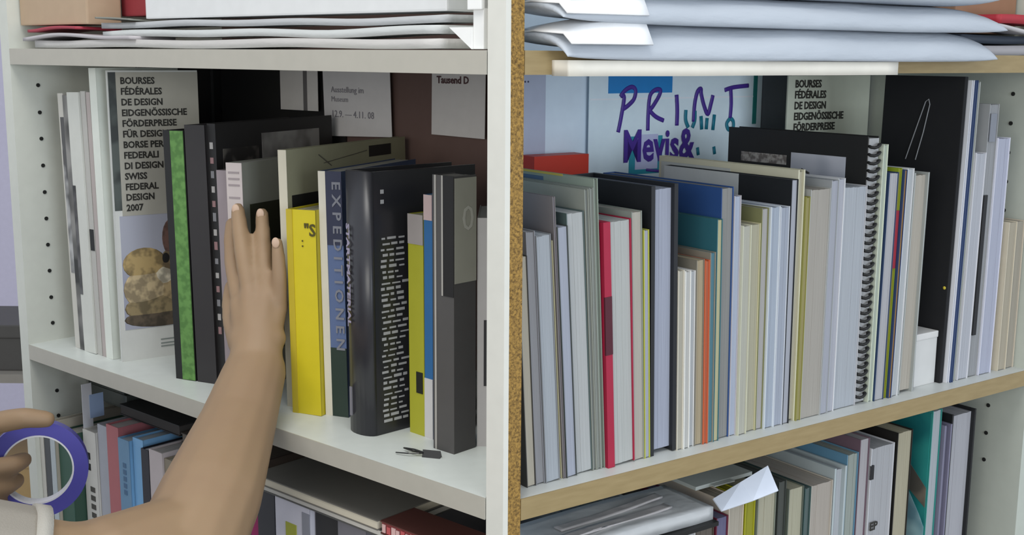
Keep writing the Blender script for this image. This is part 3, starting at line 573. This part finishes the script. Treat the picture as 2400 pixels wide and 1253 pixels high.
rslab('red_folder', 0.690, 0.797, 0.006, 0.038, z+0.0335, 0.010, mat('#a32230', rough=0.6), 'red folder lying before the cardboard carton', 'folder', wav=0.004, seed=33)
carton('cardboard_carton', Rp(0.672, 0.052, z+0.0245), ANG_R, 0.122, 0.15, 0.30, '#8f6a50', '#957056', 'large brown cardboard carton standing behind the red folder on the upper shelf')

# ------------------------------------------------------------------ lower shelf, spines outward
lows = [
 (0.842,0.833,0.006,-0.112,'#c9c6be','#c9c9c4','thin off-white book against the end panel seen through the tape roll',{}),
 (0.832,0.817,0.008,-0.118,'#4b4e52','#9a9a98','dark grey book seen through the tape roll',{}),
 (0.816,0.804,0.008,-0.100,'#a9a294','#c3bfb4','beige-grey book seen through the tape roll',{'spine':'#b4bcc0'}),
 (0.803,0.771,0.014,-0.112,'#2c4a3c','#b9b6ac','dark green spined book on the lower shelf behind the tape roll',{'spine':'#35594a'}),
 (0.768,0.737,0.03,-0.106,'#cfccc6','#d2cfc8','white book with black spots on the lower shelf',{}),
 (0.7355,0.711,0.03,-0.093,'#a9abb4','#c9c9c8','lavender-grey book on the lower shelf beside the rose one',{}),
 (0.7095,0.681,0.03,-0.087,'#b0686c','#c9c0bc','dusty rose book on the lower shelf',{}),
 (0.6795,0.654,0.03,-0.098,'#6f9ec4','#b9c4cc','steel blue book on the lower shelf, darker half of the blue pair',{'spine':'#6a8fae'}),
 (0.653,0.630,0.03,-0.093,'#7fb2dd','#c3ccd2','sky blue book on the lower shelf, lighter half of the blue pair',{}),
 (0.629,0.6125,0.03,-0.101,'#23222a','#cfcfd4','thin book with black spine beside the sky blue one',{'spine':'#2b2a33'}),
 (0.6115,0.583,0.03,-0.098,'#bfb4b4','#cdc8c4','pinkish grey book on the lower shelf touching the forearm',{}),
 (0.582,0.548,0.03,-0.104,'#8b8170','#b9b4a4','taupe book on the lower shelf behind the forearm',{}),
 (0.547,0.500,0.03,-0.108,'#8a8473','#b4ae9c','wide khaki book on the lower shelf behind the forearm',{}),
 (0.498,0.452,0.03,-0.112,'#6a665e','#a9a498','wide dark taupe book on the lower shelf behind the forearm',{}),
 (0.450,0.404,0.03,-0.110,'#56535a','#a9a6a4','slate book on the lower shelf hidden by the forearm',{}),
 (0.402,0.384,0.024,-0.096,'#a01e62','#c9b9c0','magenta book on the lower shelf edging out past the forearm',{}),
 (0.382,0.352,0.024,-0.0885,'#3a3a40','#8f8d8c','dark grey book under the flat books',{}),
 (0.350,0.292,0.022,-0.0885,'#cfcdd8','#d5d3d8','white and lavender book with a yellow-green stripe under the flat books',{}),
 (0.290,0.250,0.026,-0.0885,'#2e2d2e','#77746f','black book standing under the flat books',{}),
 (0.248,0.205,0.026,-0.0885,'#77757c','#9b999a','mid grey book standing under the flat books',{}),
]
LB = {}
for u0, u1, w, zt, cov, pg, lab, opt in lows:
    hh = zt - LOW; d = min(0.22, max(0.03, (0.75*u1 - 0.0127)/0.661 - w - 0.006))
    LB[lab] = book(frame(Lp(u0, w + random.uniform(-.003, .003), LOW), ANG_L, 0), u0-u1, d, hh, cov, pg, lab, 'spine', board=0.0012, inset=0.002, **opt)
def lb(s): return next(v for k, v in LB.items() if s in k)
b = lb('black spots')
for zz in (0.240, 0.225): box('black_spot', (0.002, 0.016, -0.0006, 0.0004, zz, zz+0.009), mat('#141414'), b)
for k in range(9): box('spine_letter', (0.013, 0.024, -0.0006, 0.0004, 0.10+k*0.012, 0.107+k*0.012), mat('#4b4844'), b)
b = lb('yellow-green stripe'); box('green_stripe', (0.018, 0.036, -0.0007, 0.0004, 0.15, 0.272), mat('#a3a63a'), b); box('grey_wedge', (0.046, 0.058, -0.0006, 0.0004, 0.1, 0.29), mat('#8d8e98'), b)
b = lb('darker half of the blue pair'); [box('spine_letter', (0.010, 0.017, -0.0006, 0.0004, 0.214+k*0.009, 0.220+k*0.009), mat('#4a6a8a'), b) for k in range(5)]
pp = thing('paper_slip', 'white slip with a blue note sticking up between lower shelf books', 'paper', frame(Lp(0.7695, 0.03, LOW), ANG_L)); box('slip', (0, 0.0008, 0, 0.014, 0.20, 0.338), mat('#d6d6dc'), pp); box('blue_note', (0.0008, 0.0012, 0.010, 0.030, 0.290, 0.322), mat('#9fb4d6'), pp)
box('foot', (0, 0.0008, 0, 0.014, 0, 0.20), mat('#d6d6dc'), pp)
ct = thing('plastic_case', 'dark translucent plastic case lying on the lower shelf books by the end panel', 'case', frame(Lp(0.836, 0.075, -0.0855), ANG_L)); box('body', (0, 0.10, 0, 0.13, 0, 0.020), mat('#474b48', rough=0.25), ct, bev=0.003); box('rim', (0.004, 0.096, -0.001, 0.126, 0.0205, 0.027), mat('#2f3431', rough=0.2), ct, bev=0.002)
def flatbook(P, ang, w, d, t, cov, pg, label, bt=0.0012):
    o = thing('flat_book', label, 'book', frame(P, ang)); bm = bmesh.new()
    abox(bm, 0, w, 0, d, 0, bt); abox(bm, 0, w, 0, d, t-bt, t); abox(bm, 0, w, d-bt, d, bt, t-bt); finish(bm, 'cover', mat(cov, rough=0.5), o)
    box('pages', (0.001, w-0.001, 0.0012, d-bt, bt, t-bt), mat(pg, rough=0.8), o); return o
flatbook(Lp(0.732, 0.062, -0.0865), ANG_L, 0.138, 0.17, 0.014, '#1c1b1c', '#3c3836', 'black slab added across the back of the lower shelf books for the shade on their tops')  # added slab, its dark colour stands in for shade on the book tops
flatbook(Lp(0.590, 0.062, -0.0925), ANG_L, 0.16, 0.17, 0.012, '#4a423c', '#6d655c', 'brown-grey slab added for the shade on the lower shelf book tops behind the forearm')  # second added slab, shade over the page tops put into its colour
flatbook(Lp(0.372, 0.020, -0.0882), ANG_L, 0.192, 0.14, 0.0082, '#5b5a58', '#d8d4cc', 'lower of two thin flat books lying over the lower shelf row, white edge')
flatbook(Lp(0.380, 0.016, -0.0798), ANG_L, 0.200, 0.15, 0.0105, '#6f6c66', '#cfc7b4', 'upper of two thin flat books on the lower shelf, grey cover and cream edge')
bn = flatbook(Lp(0.1775, 0.018, -0.0825), ANG_L, 0.104, 0.046, 0.0135, '#5a322c', '#8e3f40', 'brown flat book with red and white lettering near the white post')
for k in range(9): box('spine_letter', (0.003+k*0.0066, 0.0074+k*0.0066+(k % 3)*0.0006, -0.0006, 0.0004, 0.0024, 0.0108-(k % 2)*0.0012), mat(('#dcb4b0', '#c25a5c')[k % 3 == 1]), bn)
flatbook(Lp(0.1760, 0.024, LOW), ANG_L, 0.095, 0.036, 0.3022, '#3d3a3a', '#77746f', 'dark upright box carrying the brown flat book', bt=0.002)

# ------------------------------------------------------------------ lower shelf, page edges outward
lowr = [
 (0.060,0.100,-0.0935,'#7d7d7a','#a9aaa8','grey-paged book under the wrapped package nearest the chipboard post'),
 (0.102,0.150,-0.0935,'#5f6062','#9a9c9e','dark grey-paged book under the wrapped package'),
 (0.152,0.176,-0.0935,'#8b8c8c','#b5b7b8','pale grey-paged book under the wrapped package'),
 (0.178,0.204,-0.0935,'#6a7a86','#a8b2ba','blue-grey paged book under the wrapped package'),
 (0.206,0.232,-0.0935,'#88908c','#b4b8b2','sage-grey paged book under the end of the wrapped package'),
 (0.234,0.262,-0.0935,'#cfcfd0','#d0d2d4','white-paged book under the end of the black board'),
 (0.264,0.290,-0.0935,'#4f463c','#7d746a','brown-paged book just under the end of the black board'),
 (0.292,0.309,-0.0900,'#6a2338','#7f7ca0','short maroon book below the tilted white sheet'),
 (0.311,0.333,-0.0780,'#cbbfae','#d2c9b8','cream-paged book below the tilted white sheet'),
 (0.336,0.351,-0.0780,'#a9a820','#b5b32c','bright yellow-green book below the tilted white sheet'),
 (0.354,0.382,-0.0780,'#7f8578','#d2cdb4','cream book with sage cover beside the yellow-green one'),
 (0.386,0.398,-0.0700,'#3f4440','#5c605a','thin charcoal book between two cream ones on the lower shelf'),
 (0.400,0.424,-0.0810,'#5a6258','#d0ccb2','cream-yellow paged book with dark cover on the lower shelf'),
 (0.426,0.436,-0.0850,'#3e5654','#6a7c7a','thin teal-grey book on the lower shelf'),
 (0.439,0.475,-0.0855,'#b9b2a6','#d0c6ba','thick pinkish cream book on the lower shelf'),
 (0.477,0.498,-0.0735,'#aab4b6','#d9dde2','tall white hardcover with pale blue-grey cover on the lower shelf'),
 (0.4995,0.5195,-0.0620,'#5b86a0','#b7c0b8','grey-green paged book with a light blue cover on the lower shelf'),
 (0.521,0.538,-0.0480,'#6a5560','#d0ccd0','white-paged book with a plum cover on the lower shelf'),
 (0.541,0.583,-0.0620,'#cdced2','#cfd0d4','wide white book marked EP on the lower shelf'),
 (0.586,0.614,-0.0510,'#15130f','#cfc7ac','black-covered book with cream page edge on the lower shelf'),
 (0.6555,0.6735,-0.0370,'#2f8a82','#cfd6dc','white-edged book with a teal sea picture on its cover'),
 (0.6755,0.6905,-0.0580,'#77758a','#9a98ae','mauve-grey booklet beside the black hardcover on the lower shelf'),
 (0.6925,0.7420,-0.0480,'#141518','#cfcfd6','black hardcover with white pages nearest the perforated end panel'),
]
LR = {}
for u0, u1, zt, cov, pg, lab in lowr:
    hh = zt - LOW; hc = 'hardcover' in lab
    LR[lab] = book(frame(Rp(u0, 0.03 + random.uniform(-.002, .002), LOW), ANG_R, 0), u1-u0, capR(u0, 0, hh, 0.034, 0.19), hh, cov, pg, lab, 'fore', board=0.003 if hc else 0.001, inset=0.004 if hc else 0.0012)
def lr(s): return next(v for k, v in LR.items() if s in k)
b = lr('marked EP'); text(b, 'EP', 0.014, (0.004, -0.0006, 0.222), FRONT, ink, bold=0.0004); box('black_mark', (0.0, 0.006, -0.0004, 0.002, 0.285, 0.302), mat('#17171a'), b)
b = lr('teal sea picture'); box('cover_picture', (-0.0006, -0.0001, 0.002, 0.12, 0.16, 0.345), mat('#3aa39a', 'photo', 0.4, '#1f6f72', 8.0), b)
bm = bmesh.new(); v = [bm.verts.new(p) for p in ((-0.0010,0.002,0.16),(-0.0010,0.05,0.16),(-0.0010,0.05,0.225),(-0.0010,0.03,0.245),(-0.0010,0.010,0.215),(-0.0010,0.002,0.20))]; bm.faces.new(v); ex = bmesh.ops.extrude_face_region(bm, geom=bm.faces[:]); bmesh.ops.translate(bm, verts=[q for q in ex['geom'] if isinstance(q, bmesh.types.BMVert)], vec=(0.0004,0,0)); finish(bm, 'pale_boat', mat('#9fc3c8', 'photo', 0.4, '#6c93a0', 20.0), b)
bm = bmesh.new(); v = [bm.verts.new(p) for p in ((-0.0009,0.002,0.225),(-0.0009,0.03,0.245),(-0.0009,0.055,0.285),(-0.0009,0.03,0.278),(-0.0009,0.002,0.25))]; bm.faces.new(v); ex = bmesh.ops.extrude_face_region(bm, geom=bm.faces[:]); bmesh.ops.translate(bm, verts=[q for q in ex['geom'] if isinstance(q, bmesh.types.BMVert)], vec=(0.0003,0,0)); finish(bm, 'sand_band', mat('#8d8272', 'photo', 0.4, '#5a5750', 20.0), b)
bd = thing('black_board', 'thin black board lying on the lower shelf books under the wrapped package', 'board', frame(Rp(0.105, 0.020, -0.0925), ANG_R)); box('board', (0, 0.180, 0, 0.11, 0, 0.0045), mat('#141414', rough=0.5), bd)
wp = slab('wrapped_package', Rp(0.062, 0.026, -0.0875), ANG_R, 0.222, 0.075, 0.014, mat('#c2c4c5', 'film', 0.3), wav=0.004, seed=41, nx=30, ny=8)
tag(wp, 'flat grey package wrapped in crinkled plastic on the lower shelf', 'package')
for k, (x, y, l) in enumerate(((0.02, 0.01, 0.16), (0.05, 0.035, 0.14))):
    slab('plastic_fold', (x, y, 0.0145), 0, l, 0.012, 0.002, mat('#b4b0b0', 'film', 0.3), parent=wp, wav=0.004, seed=50+k).matrix_local = Matrix.Translation((x, y, 0.0150)) @ Matrix.Rotation(R(3), 4, 'Z')
ws = thing('white_sheet', 'white paper sheet tilted over the lower shelf books beside the wrapped package', 'paper', frame(Rp(0.288, 0.0, 0.0), ANG_R))
bm = bmesh.new(); q_ = [(-0.001,0.018,-0.0765),(0.040,0.014,-0.0730),(0.076,0.012,-0.0690),(0.078,0.030,-0.0470),(0.042,0.034,-0.0590),(0.004,0.036,-0.0700)]
v = [bm.verts.new(p) for p in q_] + [bm.verts.new((x, y+0.001, z_-0.0012)) for x, y, z_ in q_]
bm.faces.new((v[0],v[1],v[4],v[5])); bm.faces.new((v[1],v[2],v[3],v[4])); bm.faces.new((v[11],v[10],v[7],v[6])); bm.faces.new((v[10],v[9],v[8],v[7]))
for a_, b_ in ((0,1),(1,2),(2,3),(3,4),(4,5),(5,0)): bm.faces.new((v[a_], v[a_+6], v[b_+6], v[b_]))
finish(bm, 'sheet', mat('#dbe2ef', rough=0.6), ws)
gf = thing('grey_folder', 'grey-green folder lying flat behind the tilted white sheet', 'folder', frame(Rp(0.292, 0.062, -0.0695), ANG_R)); box('cover', (0, 0.085, 0, 0.12, 0, 0.004), mat('#a3a8a4', rough=0.6), gf); box('tab', (0.02, 0.05, -0.008, 0, 0.0022, 0.0034), mat('#a9aeaa', rough=0.6), gf)

# ------------------------------------------------------------------ beyond the end panel
nb2 = thing('side_shelf', 'low shelf unit glimpsed past the end panel with mixed boxes', 'shelf', Matrix.Translation((-1.30, 2.55, ZF-0.14)))
box('board', (-0.35, 0.35, 0, 0.3, 1.10, 1.12), mat('#8d8880'), nb2); box('side', (0.33, 0.35, 0, 0.3, 0.14, 1.10), mat('#8d8880'), nb2); box('side', (-0.35, -0.33, 0, 0.3, 0.14, 1.10), mat('#8d8880'), nb2); box('shelf', (-0.33, 0.33, 0, 0.3, 0.70, 0.72), mat('#8d8880'), nb2)
def sbox(x, z, w, h, c, name, label):
    t_ = thing(name, label, 'box', Matrix.Translation((x, 2.58, z))); box('body', (0, w, 0, 0.2, 0, h-0.03), mat(c, rough=0.7), t_, bev=0.004); box('lid', (-0.003, w+0.003, -0.003, 0.203, h-0.03, h), mat(c, rough=0.6), t_, bev=0.003)
sbox(-1.22, ZF+0.98, 0.22, 0.105, '#4a4845', 'grey_carton', 'dark grey carton on the side shelf past the end panel')
sbox(-1.30, ZF+0.582, 0.30, 0.20, '#a58a5e', 'tan_carton', 'tan carton on the lower board of the side shelf')

# ------------------------------------------------------------------ person: body, clothes
def capsule(bm, p0, r0, p1, r1, seg=14, flat=None, caps=(1, 1)):
    p0 = Vector(p0); p1 = Vector(p1); t = (p1-p0).normalized(); s = t.orthogonal().normalized()
    if flat is not None:
        s = Vector(flat[0]); s = (s - t*s.dot(t)).normalized()
    q = t.cross(s); fs = flat[1] if flat is not None else 1.0
    prof = []
    if caps[0]: prof += [(p0 - t*r0*math.cos(a), r0*math.sin(a)) for a in (0.25, 0.7, 1.15)]
    prof += [(p0, r0), (p1, r1)]
    if caps[1]: prof += [(p1 + t*r1*math.cos(a), r1*math.sin(a)) for a in (1.15, 0.7, 0.25)]
    rings = [[bm.verts.new(c + s*math.cos(2*math.pi*k/seg)*r*fs + q*math.sin(2*math.pi*k/seg)*r) for k in range(seg)] for c, r in prof]
    for A, B in zip(rings, rings[1:]):
        for k in range(seg): bm.faces.new((A[k], A[(k+1) % seg], B[(k+1) % seg], B[k]))
    bm.faces.new(rings[0][::-1]); bm.faces.new(rings[-1])
def chain(bm, pts, rs, **k):
    for i in range(len(pts)-1): capsule(bm, pts[i], rs[i], pts[i+1], rs[i+1], **k)
def ell(bm, c, rx, ry, rz, rot=0.0):
    bmesh.ops.create_uvsphere(bm, u_segments=20, v_segments=14, radius=1.0, matrix=Matrix.Translation(c) @ Matrix.Rotation(rot, 4, 'Z') @ Matrix.Diagonal((rx, ry, rz, 1)))
def remesh(o, vox, it=6, fac=0.5):
    m_ = o.modifiers.new('skin_surface', 'REMESH'); m_.mode = 'VOXEL'; m_.voxel_size = vox; m_.use_smooth_shade = True
    s_ = o.modifiers.new('soften', 'SMOOTH'); s_.factor = fac; s_.iterations = it
skin = mat('#967d5f', 'skin', 0.6, '#8a7058')
bm = bmesh.new()
# reaching arm
FA = [(-0.2694,1.215,0.0531), (-0.2740,1.150,0.0160), (-0.2800,1.060,-0.0250), (-0.2900,0.975,-0.0640)]
chain(bm, FA, [0.0295, 0.0350, 0.0435, 0.0450], flat=((1,0,0), 1.12))
chain(bm, [FA[3], (-0.370,0.918,-0.048), (-0.505,0.855,0.000)], [0.0460, 0.0500, 0.0560])
capsule(bm, (-0.285,1.02,-0.047), 0.040, (-0.340,0.938,-0.046), 0.045)
capsule(bm, (-0.2692,1.212,0.050), 0.0250, (-0.2690,1.236,0.096), 0.0190, flat=((1,0,0), 1.25))
# palm
PW = (-0.2698,1.220,0.0570)
for k, r1 in (((-0.2905,1.248,0.1170),0.0122), ((-0.2785,1.243,0.1265),0.0122), ((-0.2622,1.243,0.1260),0.0118), ((-0.2490,1.247,0.1175),0.0108)):
    capsule(bm, PW, 0.0205, k, r1)
capsule(bm, (-0.283,1.232,0.082), 0.0175, (-0.255,1.232,0.084), 0.0160)
# fingers
chain(bm, [(-0.2925,1.255,0.1190),(-0.3045,1.280,0.1560),(-0.3090,1.296,0.1800),(-0.3100,1.306,0.1960)], [0.0104,0.0096,0.0088,0.0076])
chain(bm, [(-0.2783,1.246,0.1270),(-0.2875,1.258,0.1677),(-0.2945,1.274,0.1977),(-0.2985,1.286,0.2147)], [0.0106,0.0098,0.0092,0.0078])
chain(bm, [(-0.2619,1.246,0.1275),(-0.2655,1.258,0.1655),(-0.2695,1.274,0.1909),(-0.2722,1.286,0.2102)], [0.0098,0.0090,0.0086,0.0074])
chain(bm, [(-0.2480,1.2440,0.1185),(-0.2460,1.2400,0.1490),(-0.2470,1.2410,0.1690),(-0.2480,1.2430,0.1850)], [0.0088,0.0082,0.0076,0.0066])
chain(bm, [(-0.2860,1.234,0.0780),(-0.3000,1.258,0.0960),(-0.3080,1.282,0.1130),(-0.3110,1.298,0.1260)], [0.0160,0.0128,0.0108,0.0088])
# hand holding the tape
LT = [(-0.5920,1.178,-0.0380),(-0.5647,1.172,-0.0094),(-0.5238,1.166,0.0095),(-0.4965,1.168,0.0145),(-0.4760,1.176,0.0105)]
chain(bm, LT, [0.017,0.0140,0.0120,0.0112,0.0090])
for (dz, r_, tx) in ((0.0, 0.0112, -0.5085), (-0.0225, 0.0112, -0.5175), (-0.044, 0.0104, -0.5260), (-0.0625, 0.0092, -0.5390)):
    chain(bm, [(-0.600,1.160,-0.0330+dz), (-0.560,1.146,-0.0345+dz), (-0.532,1.154,-0.0360+dz), (tx-0.004,1.172,-0.0375+dz), (tx,1.190,-0.0380+dz)], [r_*1.15, r_*1.05, r_, r_*0.95, r_*0.8])
    capsule(bm, (-0.655,1.125,-0.080), 0.021, (-0.600,1.158,-0.034+dz), r_*1.25)
capsule(bm, (-0.655,1.125,-0.080), 0.024, (-0.592,1.172,-0.036), 0.017)
chain(bm, [(-0.655,1.125,-0.080),(-0.735,1.045,-0.150),(-0.815,0.965,-0.225)], [0.027,0.038,0.042]); chain(bm, [(-0.815,0.965,-0.225),(-0.790,0.995,0.0)], [0.044,0.055])
# trunk, neck, head
ell(bm, (-0.650,0.925,-0.08), 0.165, 0.095, 0.16, R(-26)); ell(bm, (-0.655,0.915,-0.28), 0.145, 0.09, 0.20, R(-26))
chain(bm, [(-0.505,0.855,0.005),(-0.650,0.925,0.03),(-0.790,0.995,0.0)], [0.056,0.060,0.055])
chain(bm, [(-0.648,0.925,0.02),(-0.640,0.945,0.135)], [0.058,0.050])
ell(bm, (-0.630,0.962,0.215), 0.072, 0.092, 0.115, R(-26)); ell(bm, (-0.618,0.990,0.165), 0.050, 0.058, 0.055, R(-26))
ell(bm, (-0.5875,1.052,0.195), 0.010, 0.014, 0.018, R(-26)); ell(bm, (-0.593,1.043,0.160), 0.022, 0.010, 0.008, R(-26))
for s_ in (-1, 1): ell(bm, (-0.632+s_*0.066, 0.958-s_*0.032, 0.205), 0.008, 0.020, 0.032, R(-26))
# legs
for s_ in (-1, 1):
    hx, hy = -0.655+s_*0.085, 0.910-s_*0.041
    chain(bm, [(hx,hy,-0.42),(hx,hy+0.01,-0.83),(hx,hy-0.01,-1.22)], [0.085,0.056,0.040]); capsule(bm, (hx,hy-0.03,-1.262), 0.036, (hx+0.06,hy+0.12,-1.27), 0.029)
body = finish(bm, 'person', skin, None, True); remesh(body, 0.0032, 8)
tag(body, 'person in a grey T-shirt, one arm reaching to the books, other hand holding tape', 'person')
for p_ in ((-0.2990,1.2782,0.2155), (-0.2725,1.2782,0.2110), (-0.2484,1.2362,0.1860)):
    bm = bmesh.new(); ell(bm, p_, 0.0042, 0.0012, 0.0056); finish(bm, 'fingernail', mat('#bfa28c', rough=0.4), body, True)
# T-shirt
bm = bmesh.new()
ell(bm, (-0.650,0.925,-0.08), 0.185, 0.115, 0.17, R(-26)); ell(bm, (-0.655,0.915,-0.30), 0.168, 0.112, 0.23, R(-26))
chain(bm, [(-0.505,0.855,0.005),(-0.650,0.925,0.025),(-0.790,0.995,0.0)], [0.066,0.066,0.066])
capsule(bm, (-0.520,0.848,0.004), 0.066, (-0.3930,0.9073,-0.0400), 0.0590, caps=(1, 0)); capsule(bm, (-0.790,0.995,0.0), 0.066, (-0.806,0.977,-0.12), 0.060, caps=(1, 0))
sh = finish(bm, 't_shirt', mat('#8f897f', 'cloth', 0.9), body, True); remesh(sh, 0.005, 3)
bm = bmesh.new(); capsule(bm, (-0.3985,0.9047,-0.0380), 0.0606, (-0.3880,0.9096,-0.0418), 0.0606, caps=(0, 0), seg=28); finish(bm, 'sleeve_hem', mat('#a9a59c', 'cloth', 0.9), body, True)
bm = bmesh.new()
ell(bm, (-0.655,0.912,-0.44), 0.165, 0.115, 0.12, R(-26))
for s_ in (-1, 1):
    hx, hy = -0.655+s_*0.085, 0.910-s_*0.041
    capsule(bm, (hx,hy,-0.42), 0.098, (hx,hy+0.01,-0.83), 0.072); capsule(bm, (hx,hy+0.01,-0.83), 0.072, (hx,hy-0.01,-1.235), 0.062, caps=(1, 0))
tr = finish(bm, 'trousers', mat('#2f3a4c', 'cloth', 0.9), body, True); remesh(tr, 0.008, 3)
for s_ in (-1, 1):
    hx, hy = -0.655+s_*0.085, 0.910-s_*0.041
    bm = bmesh.new(); capsule(bm, (hx,hy-0.04,-1.258), 0.0415, (hx+0.07,hy+0.13,-1.264), 0.035); finish(bm, 'shoe', mat('#26262a', rough=0.6), body, True)
bm = bmesh.new(); ell(bm, (-0.635,0.950,0.235), 0.083, 0.096, 0.108, R(-26)); ell(bm, (-0.655,0.905,0.16), 0.070, 0.050, 0.095, R(-26))
hr = finish(bm, 'hair', mat('#3a2a1e', 'cloth', 0.7), body, True); remesh(hr, 0.006, 3)
for s_ in (-1, 1):
    bm = bmesh.new(); ell(bm, (-0.594+s_*0.028, 1.040-s_*0.013, 0.212), 0.011, 0.008, 0.006, R(-26)); finish(bm, 'eye', mat('#e6e2dc', rough=0.2), body, True)

# ------------------------------------------------------------------ roll of tape
ax = Vector((0.40, -1.20, 0.20)).normalized()
mwt = Matrix.Translation((-0.4985, 1.200, -0.0505)) @ ax.to_track_quat('Z', 'Y').to_matrix().to_4x4()
tp = thing('tape_roll', 'roll of violet-blue adhesive tape with white core held in the hand', 'tape', mwt)
def ring(name, ro, ri, z0, z1, m):
    bm = bmesh.new(); n = 56; P = [[bm.verts.new((r*math.cos(2*math.pi*k/n), r*math.sin(2*math.pi*k/n), z_)) for k in range(n)] for r, z_ in ((ro, z0), (ro, z1), (ri, z1), (ri, z0))]
    for a in range(4):
        for k in range(n): bm.faces.new((P[a][k], P[a][(k+1) % n], P[(a+1) % 4][(k+1) % n], P[(a+1) % 4][k]))
    o = finish(bm, name, m, tp); return o
ring('tape', 0.0505, 0.0362, -0.012, 0.012, mat('#4a46a0', rough=0.4))
ring('core', 0.0362, 0.0345, -0.012, 0.0118, mat('#dcdce2', rough=0.4))

# ------------------------------------------------------------------ lettering becomes plain mesh print
bpy.context.view_layer.update(); dg = bpy.context.evaluated_depsgraph_get()
for o, par, m_, base, sx, fit in TEXTS:
    me = bpy.data.meshes.new_from_object(o.evaluated_get(dg)); nm = o.name; cu = o.data
    xs = [v_.co.x for v_ in me.vertices] or [0, 1]
    if fit: sx = fit/(max(xs)-min(xs))
    me.transform(Matrix.Diagonal((sx, 1, 1, 1)))
    bpy.data.objects.remove(o); bpy.data.curves.remove(cu)
    if not me.materials: me.materials.append(m_)
    n_ = bpy.data.objects.new('lettering', me); COL.objects.link(n_); n_.parent = par; n_.matrix_local = base
